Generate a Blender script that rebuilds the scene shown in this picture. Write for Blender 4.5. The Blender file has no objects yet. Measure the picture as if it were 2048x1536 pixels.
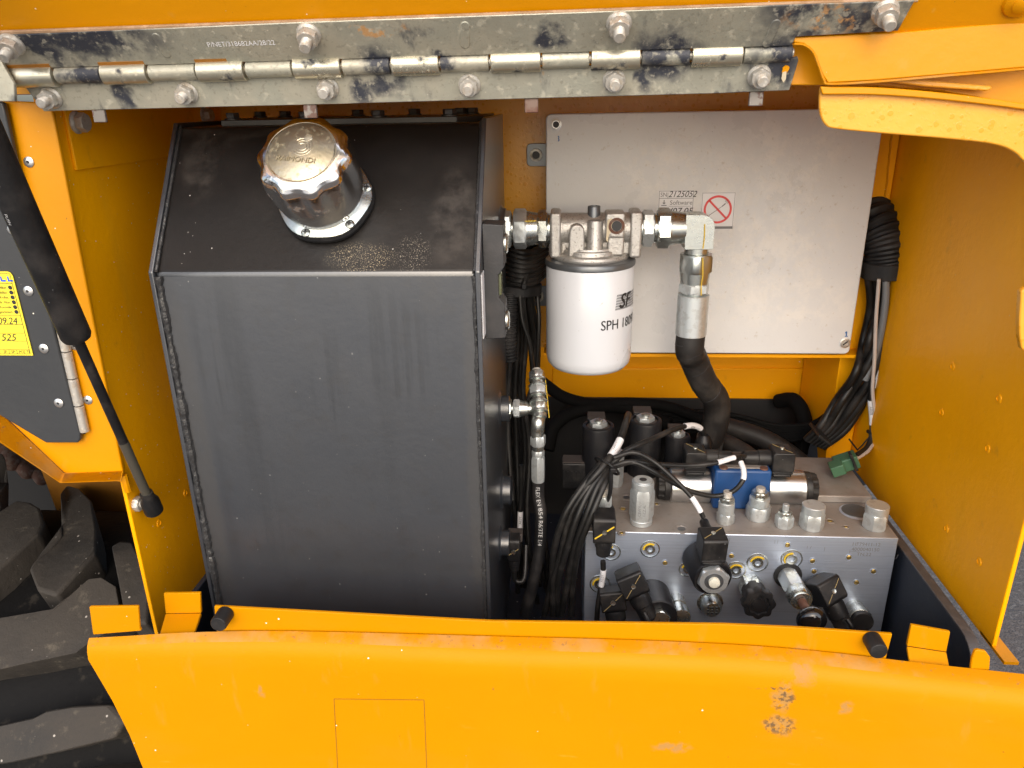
import bpy, bmesh, math, random
import numpy as np
from mathutils import Matrix, Vector, Euler
random.seed(7)
sc = bpy.context.scene
C = sc.collection
V = Vector
# ------------------------------------------------------------------ camera, light
F = 1500.0
_dn = np.array([76., 3982., F]); _dn /= np.linalg.norm(_dn)
_dp = np.array([116., -564., F]); _dp -= _dn*(_dp@_dn); _dp /= np.linalg.norm(_dp)
_xr = np.cross(_dn, _dp)
MM = np.array([_xr, _dp, -_dn])
cam = bpy.data.objects.new('camera', bpy.data.cameras.new('camera')); C.objects.link(cam)
cam.data.sensor_width = 36; cam.data.lens = F/2048*36
cam.data.clip_start = .01; cam.data.clip_end = 500
cam.matrix_world = Matrix(((MM[0][0], -MM[0][1], -MM[0][2], 0), (MM[1][0], -MM[1][1], -MM[1][2], 0),
                           (MM[2][0], -MM[2][1], -MM[2][2], 0), (0, 0, 0, 1)))
sc.camera = cam
w = bpy.data.worlds.new("World"); sc.world = w; w.use_nodes = True
nt = w.node_tree; bg = nt.nodes['Background']; sky = nt.nodes.new('ShaderNodeTexSky')
sky.sky_type = 'NISHITA'; sky.sun_disc = False
SUN_EL, SUN_AZ = 33, 176           # azimuth from +y clockwise: the light comes from behind the camera
sky.sun_elevation = math.radians(SUN_EL); sky.sun_rotation = math.radians(SUN_AZ)
sky.air_density = 1.0; sky.dust_density = 3.0
bg.inputs['Strength'].default_value = .15
nt.links.new(sky.outputs[0], bg.inputs[0])
sl = bpy.data.lights.new('sun', 'SUN'); sl.energy = 1.75; sl.angle = math.radians(115); sl.color = (1, .95, .88)
so = bpy.data.objects.new('sun', sl); C.objects.link(so)
_e, _a = math.radians(SUN_EL), math.radians(SUN_AZ)
sd = V((math.sin(_a)*math.cos(_e), math.cos(_a)*math.cos(_e), math.sin(_e)))
so.rotation_euler = sd.to_track_quat('Z', 'Y').to_euler()
sc.view_settings.view_transform = 'Standard'; sc.view_settings.look = 'None'
sc.view_settings.exposure = .70; sc.view_settings.gamma = 1
sc.render.engine = 'CYCLES'

# ------------------------------------------------------------------ pixel -> world helpers (measuring only)
def ray(px, py):
    return MM@np.array([px-1024, py-768, F])
def P(px, py, y=None, x=None, z=None):
    r = ray(px, py)
    t = x/r[0] if x is not None else (y/r[1] if y is not None else z/r[2])
    return V(r*t)
def PL(px, py, o, n):
    r = V(ray(px, py)); return r*(o.dot(n)/r.dot(n))
def mpp(px, py, y):
    return (P(px+1, py, y)-P(px, py, y)).length

# ------------------------------------------------------------------ materials
def hx(r, g, b):
    f = lambda c: ((c/255+.055)/1.055)**2.4 if c/255 > .04045 else c/255/12.92
    return (f(r), f(g), f(b), 1)
MATS = {}
def mat(name, col, rough=.5, metal=0., layers=(), bump=None, coat=0., spec=.5, rvar=0., emis=None):
    m = bpy.data.materials.new(name); m.use_nodes = True; MATS[name] = m
    n = m.node_tree.nodes; L = m.node_tree.links; b = n['Principled BSDF']
    def val(x): return x
    geo = n.new('ShaderNodeNewGeometry'); pos = geo.outputs['Position']
    b.inputs['Metallic'].default_value = metal; b.inputs['Specular IOR Level'].default_value = spec
    b.inputs['Coat Weight'].default_value = coat; b.inputs['Coat Roughness'].default_value = .28 if coat > .6 else .15
    def vmath(op, a, c):
        v = n.new('ShaderNodeVectorMath'); v.operation = op; L.new(a, v.inputs[0])
        if isinstance(c, tuple): v.inputs[1].default_value = c
        else: L.new(c, v.inputs[1])
        return v
    def math_(op, a, c, clamp=False):
        v = n.new('ShaderNodeMath'); v.operation = op; v.use_clamp = clamp
        for i, q in enumerate((a, c)):
            if isinstance(q, (int, float)): v.inputs[i].default_value = q
            else: L.new(q, v.inputs[i])
        return v.outputs[0]
    def mrange(a, lo, hi, o0=0., o1=1., smooth=True):
        v = n.new('ShaderNodeMapRange'); v.interpolation_type = 'SMOOTHSTEP' if smooth else 'LINEAR'
        L.new(a, v.inputs['Value']); v.inputs['From Min'].default_value = lo; v.inputs['From Max'].default_value = hi
        v.inputs['To Min'].default_value = o0; v.inputs['To Max'].default_value = o1
        return v.outputs[0]
    def noise(scale, detail=5, stretch=None, off=0, rough_=.55, dist=0):
        src = pos
        if stretch: src = vmath('MULTIPLY', pos, tuple(stretch)).outputs[0]
        if off: src = vmath('ADD', src, (off, off*.7, -off)).outputs[0]
        t = n.new('ShaderNodeTexNoise'); t.inputs['Scale'].default_value = scale
        t.inputs['Detail'].default_value = detail; t.inputs['Roughness'].default_value = rough_
        t.inputs['Distortion'].default_value = dist
        L.new(src, t.inputs['Vector']); return t
    ccur = None; rcur = None; mcur = None
    cn = n.new('ShaderNodeRGB'); cn.outputs[0].default_value = col if len(col) == 4 else (*col, 1); ccur = cn.outputs[0]
    vn = n.new('ShaderNodeValue'); vn.outputs[0].default_value = rough; rcur = vn.outputs[0]
    if rvar:
        rcur = math_('ADD', rcur, math_('MULTIPLY', math_('SUBTRACT', noise(9, 6, off=3).outputs[0], .5), rvar*2))
    bumps = []
    for k, ly in enumerate(layers):
        typ = ly.get('t', 'noise'); sc_ = ly.get('s', 10)
        if typ == 'noise':
            o = noise(sc_, ly.get('d', 6), ly.get('st'), off=k*3.7+ly.get('off', 1), dist=ly.get('dist', 0), rough_=ly.get('nr', .6)).outputs[0]
            mk = mrange(o, ly.get('lo', .5), ly.get('hi', .6))
        elif typ == 'voro':
            src = vmath('ADD', pos, (k*1.3, k*.7, 0)).outputs[0]
            if ly.get('st'): src = vmath('MULTIPLY', src, tuple(ly['st'])).outputs[0]
            t = n.new('ShaderNodeTexVoronoi'); t.inputs['Scale'].default_value = sc_; L.new(src, t.inputs['Vector'])
            sepc = n.new('ShaderNodeSeparateColor'); L.new(t.outputs['Color'], sepc.inputs[0])
            rad = math_('MULTIPLY', math_('POWER', sepc.outputs[0], ly.get('pw', 3)), ly.get('r', .3))
            dd = math_('SUBTRACT', rad, t.outputs['Distance'])
            mk = mrange(dd, 0, ly.get('soft', .03))
            if ly.get('ring'): mk = math_('MULTIPLY', mk, mrange(dd, ly['ring'], ly['ring']+.03, 1, 0))
        else:
            mk = None
        if ly.get('blobs'):
            wob = noise(ly.get('ws', 40), 5, off=k+9).outputs['Color']
            wv = vmath('MULTIPLY', vmath('SUBTRACT', wob, (.5, .5, .5)).outputs[0], (ly.get('wob', .02),)*3).outputs[0]
            pp = vmath('ADD', pos, wv).outputs[0]
            bm_ = None
            for (c, r) in ly['blobs']:
                if not isinstance(r, tuple): r = (r, r, r)
                q = vmath('MULTIPLY', vmath('SUBTRACT', pp, tuple(c)).outputs[0], tuple(1/a for a in r))
                ln = n.new('ShaderNodeVectorMath'); ln.operation = 'LENGTH'; L.new(q.outputs[0], ln.inputs[0])
                o = mrange(ln.outputs['Value'], ly.get('bi', .4), 1, 1, 0)
                bm_ = o if bm_ is None else math_('MAXIMUM', bm_, o)
            mk = bm_ if mk is None else math_('MULTIPLY', mk, bm_)
        if 'a' in ly: mk = math_('MULTIPLY', mk, ly['a'])
        if 'c' in ly:
            mx = n.new('ShaderNodeMix'); mx.data_type = 'RGBA'; L.new(mk, mx.inputs[0]); L.new(ccur, mx.inputs[6])
            mx.inputs[7].default_value = ly['c'] if len(ly['c']) == 4 else (*ly['c'], 1); ccur = mx.outputs[2]
        if 'r2' in ly:
            mx = n.new('ShaderNodeMix'); L.new(mk, mx.inputs[0]); L.new(rcur, mx.inputs[2]); mx.inputs[3].default_value = ly['r2']; rcur = mx.outputs[0]
        if 'm' in ly:
            mx = n.new('ShaderNodeMix'); L.new(mk, mx.inputs[0])
            if mcur is None: mx.inputs[2].default_value = metal
            else: L.new(mcur, mx.inputs[2])
            mx.inputs[3].default_value = ly['m']; mcur = mx.outputs[0]
        if 'b' in ly: bumps.append((mk, ly['b']))
    L.new(ccur, b.inputs['Base Color']); L.new(rcur, b.inputs['Roughness'])
    if mcur is not None: L.new(mcur, b.inputs['Metallic'])
    prev = None
    if bump:
        for (s, st) in (bump if isinstance(bump, list) else [bump]):
            bp = n.new('ShaderNodeBump'); bp.inputs['Strength'].default_value = 1; bp.inputs['Distance'].default_value = st
            L.new(noise(s, 3, off=5).outputs[0], bp.inputs['Height'])
            if prev: L.new(prev, bp.inputs['Normal'])
            prev = bp.outputs[0]
    for mk, st in bumps:
        bp = n.new('ShaderNodeBump'); bp.inputs['Strength'].default_value = 1; bp.inputs['Distance'].default_value = st
        L.new(mk, bp.inputs['Height'])
        if prev: L.new(prev, bp.inputs['Normal'])
        prev = bp.outputs[0]
    if prev: L.new(prev, b.inputs['Normal'])
    if emis: b.inputs['Emission Color'].default_value = emis
    return m

YEL = (.64, .262, .0)
def bl(px, py, y, r): return (P(px, py, y), r)
specks = dict(t='voro', s=220, pw=18, r=.2, c=(.75, .7, .6), soft=.05)
m_yel = mat('yellow_paint', YEL, .36, spec=.3, layers=[
    dict(s=6, lo=.35, hi=.75, c=(.61, .24, .0), a=.6),
    dict(s=55, lo=.62, hi=.75, c=(.55, .30, .06), a=.25, r2=.6), specks,
    dict(s=300, lo=.71, hi=.75, c=(.10, .05, .02), a=.7),
    dict(t='voro', s=90, st=(1, 1, .35), pw=9, r=.3, c=(.62, .36, .06), a=.4, soft=.1)],
    bump=[(220, .00012), (18, .0008)], rvar=.12)
m_yel_in = mat('inner_yellow_paint', (.90, .385, .0), .42, spec=.25, layers=[  # same yellow with a lighter base, standing in for light in the bay
    dict(s=5, lo=.4, hi=.7, c=(.85, .345, .0), a=.6),
    dict(s=14, st=(1, 1, .12), lo=.55, hi=.75, c=(.70, .36, .02), a=.35, r2=.6), specks,
    dict(s=40, lo=.62, hi=.8, c=(.35, .16, .03), a=.35)],
    bump=[(160, .0003), (25, .0006)], rvar=.15)
m_yel_wet = mat('wet_yellow_paint', (.76, .36, .035), .3, layers=[  # wet droplets; base paled to paint in the sky's reflection
    dict(s=7, lo=.35, hi=.7, c=(.72, .28, .003), a=.6),
    dict(t='voro', s=190, pw=1.1, r=.5, soft=.06, c=(.70, .29, .01), a=.7, r2=.2, b=.00012),
    dict(t='voro', s=420, pw=1.6, r=.5, soft=.08, c=(.72, .34, .04), a=.5, b=.0001)],
    bump=[(200, .0002)], rvar=.1)
grime = (.25, .13, .07)
LY = .515
pan_blobs = [bl(1570, 1400, .506, (0.0105, .045, 0.0200)), bl(1560, 1455, .506, (0.0170, .045, 0.0140)), bl(1610, 1350, .506, (0.0120, .045, 0.0180)),
             bl(515, 1395, .506, (.004, .03, .009)), bl(1690, 1412, .506, (0.009, .045, 0.009)), bl(1345, 1505, .506, (.022, .04, .006)),
             bl(984, 1388, .506, (.0022, .03, .004)), bl(1545, 1385, .506, (.02, .03, .002))]
m_panel = mat('scuffed_yellow_paint', (.55, .227, .0), .42, spec=.10, layers=[  # real scuffs; same yellow with its base darkened against the frontal light
    dict(s=5, lo=.35, hi=.75, c=(.52, .210, .0), a=.6),
    dict(s=3.5, st=(1, 1, 3), lo=.45, hi=.7, c=(.54, .225, .01), a=.4, r2=.6),
    dict(s=55, st=(1, 1, .3), lo=.60, hi=.75, c=(.55, .24, .03), a=.4, r2=.65),
    dict(t='voro', s=170, pw=34, r=.2, c=(.85, .8, .65), soft=.05),
    dict(s=240, lo=.72, hi=.76, c=(.12, .07, .02), a=.8),
    dict(s=170, lo=.36, hi=.5, c=(.36, .21, .08), a=.7, blobs=pan_blobs[:6], wob=.018, ws=90, r2=.7),
    dict(s=200, lo=.48, hi=.58, c=(.06, .05, .04), a=.75, blobs=[pan_blobs[0], pan_blobs[1], pan_blobs[6], pan_blobs[7]], wob=.012, ws=120, r2=.7),
    dict(s=70, st=(.25, 1, 1.5), lo=.66, hi=.75, c=(.62, .30, .03), a=.5)],
    bump=[(200, .00012), (9, .002)], rvar=.1)
m_grimy = mat('grimy_yellow_ledge', (.53, .21, .0), .5, spec=.12, layers=[
    dict(s=22, lo=.46, hi=.66, c=(.42, .25, .09), a=.6, r2=.7), dict(s=200, lo=.60, hi=.7, c=(.2, .12, .06), a=.6), specks],
    bump=[(200, .0002)], rvar=.1)
m_tank = mat('black_tank_paint', (.024, .028, .035), .30, spec=1.0, coat=.7, layers=[
    dict(s=4, lo=.35, hi=.7, c=(.028, .030, .034), r2=.40, a=.6),
    dict(s=26, st=(1, 1, .06), lo=.52, hi=.75, c=(.015, .017, .020), a=.5, r2=.27), dict(s=170, st=(1, 1, .03), lo=.46, hi=.62, c=(.013, .015, .018), a=.5, r2=.26, wob=.03, ws=12, blobs=[bl(800, 700, .6, (.05, .05, .06)), bl(660, 760, .6, (.02, .05, .06)), bl(430, 700, .6, (.03, .05, .08))]),
    dict(t='voro', s=260, pw=26, r=.2, c=(.4, .4, .38), a=.4, soft=.05),
    dict(s=60, lo=.5, hi=.7, c=(.02, .019, .018), a=.3), dict(s=40, lo=.2, hi=.5, c=(.012, .012, .013), r2=.6, a=.7, wob=.01, blobs=[((-.335, .6, -.33), (.014, .05, .24)), ((-.082, .6, -.33), (.010, .05, .24))]),
    dict(s=300, lo=.35, hi=.55, c=(.03, .03, .03), blobs=[bl(860, 590, .6, (.012, .05, .03))], a=.4)],
    bump=[(150, .00015), (12, .0006)], rvar=.12)
O_SL = V((0, .6, -.13)); N_SL = V((0, -.808, .589)).normalized()
def sp(px, py): return PL(px, py, O_SL, N_SL)
m_slope = mat('dusty_tank_top_paint', (.009, .0078, .0072), .38, spec=.3, layers=[
    dict(s=60, lo=.35, hi=.7, c=(.085, .072, .062), blobs=[(sp(400, 330), (.02, .05, .05)), (sp(910, 440), (.025, .05, .08)), (sp(420, 270), (.08, .05, .006))], a=.4, r2=.7, wob=.03, ws=25),
    dict(s=1100, lo=.56, hi=.63, a=.95, c=(.46, .38, .26), blobs=[(sp(715, 522), (.022, .03, .014)), (sp(720, 515), (.035, .03, .014))], r2=.8, wob=.012, ws=60),
    dict(s=1100, lo=.58, hi=.64, c=(.36, .32, .26), blobs=[(sp(825, 510), (.02, .03, .02))], a=.8, r2=.8, wob=.012, ws=60),
    dict(t='voro', s=220, pw=9, r=.17, c=(.6, .58, .55), a=.8, soft=.04), dict(t='voro', s=170, pw=2.5, r=.16, c=(.65, .63, .6), soft=.04, blobs=[(sp(390, 505), (.03, .03, .02))], wob=.02),
    dict(s=12, lo=.45, hi=.7, c=(.02, .017, .015), a=.5)],
    bump=[(150, .0002)], rvar=.15)
m_weld = mat('black_weld_bead', (.03, .03, .031), .33, bump=[(120, .002), (500, .0004)])
m_lid = mat('black_plate_paint', (.033, .031, .03), .38, bump=[(150, .0002)], rvar=.1)
m_blk = mat('black_plastic', (.010, .010, .011), .42, spec=.35, layers=[dict(t='voro', s=260, pw=12, r=.2, c=(.3, .3, .3), a=.5, soft=.05), dict(s=40, lo=.45, hi=.7, c=(.05, .045, .04), a=.5, r2=.6)], bump=[(600, .0001)], rvar=.1)
m_gauge = mat('satin_black_plastic', (.026, .026, .028), .45, layers=[dict(s=40, lo=.5, hi=.7, c=(.055, .05, .05), a=.5, r2=.6)], bump=[(500, .00012)])
m_rub = mat('black_rubber', (.010, .010, .011), .5, spec=.35, layers=[dict(s=30, lo=.45, hi=.7, c=(.045, .04, .038), a=.6, r2=.65), dict(t='voro', s=300, pw=12, r=.2, c=(.3, .3, .3), a=.4, soft=.05)], bump=[(400, .0002)], rvar=.1)
m_hose = mat('wrapped_rubber_hose', (.015, .0135, .013), .55, spec=.35, layers=[dict(s=26, lo=.45, hi=.7, c=(.06, .052, .045), a=.6, r2=.7)], bump=[(90, .0005), (500, .0001)])
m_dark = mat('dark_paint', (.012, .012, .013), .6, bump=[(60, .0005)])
m_tray = mat('blue_black_tray_paint', (.016, .021, .032), .48, layers=[dict(t='voro', s=130, pw=12, r=.2, c=(.5, .5, .5), a=.6, soft=.05), dict(s=20, lo=.5, hi=.7, c=(.03, .03, .034), a=.5)], bump=[(80, .0004)])
m_rim = mat('dusty_tray_rim', (.06, .055, .055), .5, layers=[dict(s=90, lo=.45, hi=.65, c=(.12, .10, .09), a=.5, r2=.7)])
m_tabm = mat('grimy_zinc_tab', (.22, .20, .18), .5, .4, layers=[dict(s=140, lo=.48, hi=.58, c=(.10, .04, .025), a=.8, r2=.8, m=0)])
hx_ = [dict(s=34, st=(1, 1, .35), lo=.38, hi=.62, c=(.29, .28, .225), a=.45, r2=.5),
       dict(s=11, lo=.45, hi=.6, c=(.50, .46, .36), a=.5), dict(s=26, lo=.4, hi=.65, c=(.32, .325, .27), a=.6, r2=.5),
       dict(s=24, st=(1, 1, .3), lo=.57, hi=.68, c=(.028, .032, .045), r2=.65, m=.15),
       dict(s=38, lo=.36, hi=.50, c=(.03, .033, .045), r2=.55, m=.1, wob=.03, ws=60,
            blobs=[bl(170, 80, .545, (.07, .06, .016)), bl(60, 90, .545, (.02, .06, .02)), bl(225, 185, .56, (.012, .06, .022)), bl(150, 150, .56, (.03, .06, .009)), bl(440, 136, .56, (.02, .06, .004)), bl(640, 150, .56, (.006, .06, .01)), bl(715, 180, .56, (.014, .06, .02)), bl(1290, 150, .56, (.01, .06, .015)), bl(880, 120, .56, (.02, .06, .007)),
                   bl(755, 145, .56, (.024, .06, .02)), bl(1340, 110, .56, (.03, .06, .02)), bl(1105, 65, .55, (.014, .06, .012)),
                   bl(1560, 130, .56, (.03, .06, .03)), bl(1640, 30, .54, (.05, .06, .02)), bl(1770, 40, .54, (.05, .06, .02)), bl(1420, 195, .56, (.08, .06, .005)), bl(60, 200, .56, (.016, .05, .012))]),
       dict(s=110, lo=.50, hi=.60, c=(.40, .22, .09), r2=.7, m=0, blobs=[bl(1660, 35, .54, (.035, .05, .012)), bl(1080, 150, .56, (.004, .05, .008)), bl(760, 60, .55, (.03, .05, .004))]),
       dict(s=190, lo=.56, hi=.66, c=(.42, .39, .31), a=.5, r2=.8, m=0), dict(s=300, lo=.56, hi=.64, c=(.16, .15, .12), a=.3),
       dict(t='voro', s=330, pw=8, r=.25, c=(.6, .56, .46), a=.5, soft=.05, m=0)]
m_hinge = mat('stained_zinc_plating', (.40, .39, .32), .36, .45, layers=hx_, bump=[(140, .0002), (700, .0001)], rvar=.15)
m_knuck = mat('yellow_zinc_plating', (.56, .53, .42), .30, .8, layers=[dict(s=50, lo=.55, hi=.66, c=(.04, .042, .05), r2=.6, m=.2), dict(s=300, lo=.58, hi=.66, c=(.5, .46, .36), a=.6, r2=.7, m=0)], bump=[(300, .0001)], rvar=.2)
m_nut = mat('dull_zinc_bolt', (.46, .44, .40), .45, .45, layers=[dict(s=170, lo=.5, hi=.62, c=(.33, .27, .2), a=.6, r2=.7, m=.2), dict(s=400, lo=.56, hi=.64, c=(.6, .57, .5), a=.5, r2=.8, m=0)], bump=[(300, .0001)])
m_zinc = mat('bright_zinc_fitting', (.56, .59, .565), .26, .95, layers=[dict(s=70, lo=.48, hi=.62, c=(.42, .43, .41), a=.55, r2=.42), dict(s=420, lo=.64, hi=.7, c=(.25, .24, .2), a=.5, r2=.6, m=.4), dict(s=20, lo=.5, hi=.7, c=(.62, .62, .55), a=.4)], bump=[(300, .00008)], rvar=.1)
m_zinc2 = mat('white_zinc_plug', (.60, .64, .65), .36, .7, layers=[dict(s=120, lo=.5, hi=.62, c=(.4, .41, .4), a=.5, r2=.5)], bump=[(400, .00008)], rvar=.1)
m_chrome = mat('polished_chrome', (.86, .85, .83), .17, 1, layers=[dict(s=55, lo=.60, hi=.68, c=(.30, .14, .06), a=.6, r2=.6, m=.3), dict(s=350, lo=.55, hi=.66, c=(.45, .4, .33), a=.35, r2=.3)], bump=[(60, .0006)], rvar=.03)
m_captop = mat('tarnished_cap_top', (.46, .42, .33), .38, .9, layers=[dict(s=260, lo=.52, hi=.64, c=(.25, .2, .12), a=.6, r2=.6, m=.4), dict(s=40, lo=.45, hi=.65, c=(.5, .45, .3), a=.5)], bump=[(300, .0002)])
m_cast = mat('cast_aluminium', (.50, .49, .47), .48, .75, layers=[dict(s=420, lo=.55, hi=.65, c=(.2, .18, .16), a=.7, r2=.7), dict(s=30, lo=.45, hi=.7, c=(.38, .35, .32), a=.5)], bump=[(500, .0004)])
m_white = mat('white_filter_paint', (.60, .62, .66), .28, layers=[dict(s=190, lo=.68, hi=.72, c=(.35, .33, .3), a=.8), dict(s=8, st=(1, 1, .3), lo=.45, hi=.7, c=(.55, .57, .60), a=.5, r2=.38)], rvar=.05, coat=.2)
m_ringg = mat('grey_steel_rim', (.14, .15, .16), .35, .6, rvar=.1)
BY = .88
m_box = mat('box_grey_powdercoat', (.63, .64, .65), .30, .0, layers=[
    dict(s=7, lo=.38, hi=.7, c=(.59, .595, .60), a=.8),
    dict(s=30, nr=.75, lo=.44, hi=.64, c=(.80, .77, .72), a=.42, r2=.5, b=.0003, wob=.06, ws=14, blobs=[bl(1350, 340, BY, (.10, .06, .045)), bl(1520, 460, BY, (.11, .06, .09)), bl(1600, 290, BY, (.08, .06, .05)), bl(1590, 590, BY, (.10, .06, .06)), bl(1380, 400, BY, (.08, .06, .04))]),
    dict(s=120, lo=.52, hi=.62, c=(.68, .66, .62), a=.4, b=.0003, wob=.05, ws=20, blobs=[bl(1380, 330, BY, (.12, .06, .05)), bl(1500, 480, BY, (.16, .06, .14))]),
    dict(t='voro', s=26, st=(1, 1, .8), pw=.7, r=.55, soft=.3, c=(.70, .69, .67), a=.35, r2=.22),
    dict(s=330, lo=.70, hi=.74, c=(.15, .13, .1), a=.7),
    dict(s=150, lo=.62, hi=.72, c=(.45, .40, .33), a=.45)], bump=[(120, .0002)], rvar=.2)
m_alu_front = mat('brushed_aluminium', (.54, .61, .73), .38, .75, layers=[dict(s=22, st=(.12, 1, 3.2), lo=.4, hi=.65, c=(.45, .51, .62), a=.7, r2=.5), dict(s=120, st=(.06, 1, 4), lo=.5, hi=.7, c=(.36, .41, .50), a=.5, r2=.52, b=.0001)], rvar=.08)
m_alu_top = mat('dusty_aluminium', (.30, .27, .245), .55, .4, layers=[dict(s=30, lo=.4, hi=.7, c=(.28, .24, .21), a=.8, r2=.7), dict(s=160, lo=.55, hi=.7, c=(.22, .19, .16), a=.5), dict(s=12, lo=.5, hi=.7, c=(.42, .42, .42), a=.5)], rvar=.1)
m_coil = mat('coil_black', (.010, .010, .012), .40, spec=.4, layers=[dict(s=60, lo=.5, hi=.7, c=(.025, .022, .02), a=.5, r2=.6)], bump=[(500, .00015)])
m_dust = mat('dusty_black_top', (.05, .04, .035), .7, bump=[(400, .0002)])
m_blue = mat('blue_valve_paint', (.010, .055, .18), .42, layers=[dict(s=50, lo=.5, hi=.7, c=(.02, .06, .17), a=.7)], bump=[(300, .00012)], rvar=.1)
m_green = mat('green_connector_plastic', (.045, .125, .065), .5, layers=[dict(s=60, lo=.5, hi=.7, c=(.07, .14, .08), a=.5)])
m_cable = mat('black_cable_sheath', (.010, .0098, .0098), .40, spec=.35, layers=[dict(s=45, lo=.45, hi=.7, c=(.05, .045, .042), a=.5, r2=.55)], rvar=.1)
m_greyc = mat('grey_cable_sheath', (.16, .17, .18), .4)
m_pale = mat('pale_wire_sheath', (.48, .42, .38), .45)
m_lab = mat('white_label', (.72, .72, .74), .45)
m_ink = mat('black_ink', (.02, .02, .022), .5)
m_greyink = mat('grey_ink', (.16, .16, .17), .5)
m_red = mat('red_ink', (.72, .07, .07), .5)
m_blueink = mat('blue_ink', (.02, .10, .62), .5)
m_pen = mat('blue_pen', (.03, .14, .40), .5)
m_silverink = mat('silver_print', (.42, .42, .42), .5)
m_ymark = mat('yellow_paint_pen', (.62, .42, .03), .5)
m_ymark2 = mat('faded_paint_pen', (.30, .22, .09), .6)
m_yst = mat('yellow_sticker', (.86, .72, .045), .4, layers=[dict(s=30, lo=.5, hi=.7, c=(.8, .64, .04), a=.5)])
m_door = mat('grey_door_paint', (.031, .034, .038), .42, layers=[dict(s=6, lo=.4, hi=.7, c=(.039, .041, .044), a=.7), dict(s=36, st=(1, 1, .45), lo=.66, hi=.70, c=(.035, .035, .035), a=.7, r2=.3), specks], bump=[(120, .0002)], rvar=.12)
m_rivet = mat('rivet_aluminium', (.68, .68, .67), .35, .9)
m_tyre = mat('tyre_rubber', (.026, .0238, .022), .6, spec=.3, layers=[
    dict(s=9, lo=.42, hi=.68, c=(.042, .038, .034), a=.8, r2=.75), dict(s=5, lo=.42, hi=.62, c=(.062, .053, .044), a=.6, r2=.85), dict(s=34, nr=.75, lo=.56, hi=.72, c=(.15, .13, .10), a=.6, r2=.9),
    dict(t='voro', s=120, pw=9, r=.25, c=(.45, .42, .38), a=.8, soft=.06)], bump=[(80, .0012), (350, .0004)])
m_rust = mat('rusty_steel', (.13, .06, .04), .75, .2, layers=[dict(s=90, lo=.45, hi=.6, c=(.22, .17, .14), a=.6)])
m_dirtyedge = mat('dirty_sealant_edge', (.28, .17, .09), .7, layers=[dict(s=60, lo=.45, hi=.6, c=(.42, .28, .18), a=.7)], bump=[(200, .0005)])
m_asph = mat('asphalt', (.085, .08, .075), .85, layers=[dict(s=60, lo=.5, hi=.62, c=(.17, .16, .15), a=.7), dict(s=1.5, lo=.45, hi=.65, c=(.10, .07, .055), a=.6), dict(s=200, lo=.5, hi=.6, c=(.02, .02, .02), a=.5)], bump=[(120, .006)])
m_brass = mat('brass_plug', (.60, .43, .14), .35, .9)
m_tray2 = mat('cream_paint_residue', (.55, .47, .33), .7, bump=[(200, .0006)])

# ------------------------------------------------------------------ object helpers
ROOT = {}
def thing(name, label, cat, loc=(0, 0, 0), group=None):
    o = bpy.data.objects.new(name, None); C.objects.link(o); o.empty_display_size = .02
    o.location = loc; o['label'] = label; o['category'] = cat
    if group: o['group'] = group
    ROOT[o] = V(loc); return o
def wloc(o): return ROOT.get(o, V((0, 0, 0)))
def finish(bm, ang=35, smooth=True):
    bmesh.ops.recalc_face_normals(bm, faces=bm.faces)
    me = bpy.data.meshes.new('mesh'); bm.to_mesh(me); bm.free()
    if smooth:
        me.polygons.foreach_set('use_smooth', [True]*len(me.polygons)); me.set_sharp_from_angle(angle=math.radians(ang))
    return me
def obj(name, bm, m, parent=None, bevel=0, seg=2, ang=35, label=None, cat=None, group=None, kind=None, smooth=True):
    """bm is in world coordinates; the object gets its origin at its own bounding-box base"""
    vs = [v.co for v in bm.verts]
    lo = V((min(v.x for v in vs), min(v.y for v in vs), min(v.z for v in vs))); hi = V((max(v.x for v in vs), max(v.y for v in vs), max(v.z for v in vs)))
    org = V(((lo.x+hi.x)/2, (lo.y+hi.y)/2, lo.z))
    bmesh.ops.translate(bm, verts=bm.verts, vec=-org)
    me = finish(bm, ang, smooth)
    for q in (m if isinstance(m, (list, tuple)) else [m]): me.materials.append(q)
    o = bpy.data.objects.new(name, me); C.objects.link(o); ROOT[o] = org
    if parent is not None: o.parent = parent; o.location = org-wloc(parent)
    else: o.location = org
    if bevel:
        md = o.modifiers.new('bevel', 'BEVEL'); md.width = bevel; md.segments = seg; md.limit_method = 'ANGLE'; md.angle_limit = math.radians(30); md.harden_normals = False
    if label: o['label'] = label
    if cat: o['category'] = cat
    if group: o['group'] = group
    if kind: o['kind'] = kind
    return o
def put(name, me, M4, parent, label=None):
    """link a copy of a shared mesh at world matrix M4 under an unrotated parent"""
    o = bpy.data.objects.new(name, me); C.objects.link(o); o.parent = parent
    M = M4.copy(); M.translation = M4.translation-wloc(parent); o.matrix_local = M
    ROOT[o] = M4.translation.copy()
    if label: o['label'] = label
    return o
def B(): return bmesh.new()
def frame(ax, up=None):
    ax = V(ax).normalized(); up = V(up) if up is not None else (V((0, 0, 1)) if abs(ax.z) < .9 else V((1, 0, 0)))
    u = up.cross(ax).normalized(); v = ax.cross(u).normalized()
    return u, v, ax
def mat4(loc, ax, up=None):
    u, v, a = frame(ax, up); return Matrix(((u.x, v.x, a.x, loc[0]), (u.y, v.y, a.y, loc[1]), (u.z, v.z, a.z, loc[2]), (0, 0, 0, 1)))
def box(bm, lo, hi):
    vs = [bm.verts.new((x, y, z)) for x in (lo[0], hi[0]) for y in (lo[1], hi[1]) for z in (lo[2], hi[2])]
    for f in ((0, 1, 3, 2), (4, 6, 7, 5), (0, 4, 5, 1), (2, 3, 7, 6), (0, 2, 6, 4), (1, 5, 7, 3)): bm.faces.new([vs[i] for i in f])
    return vs
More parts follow.
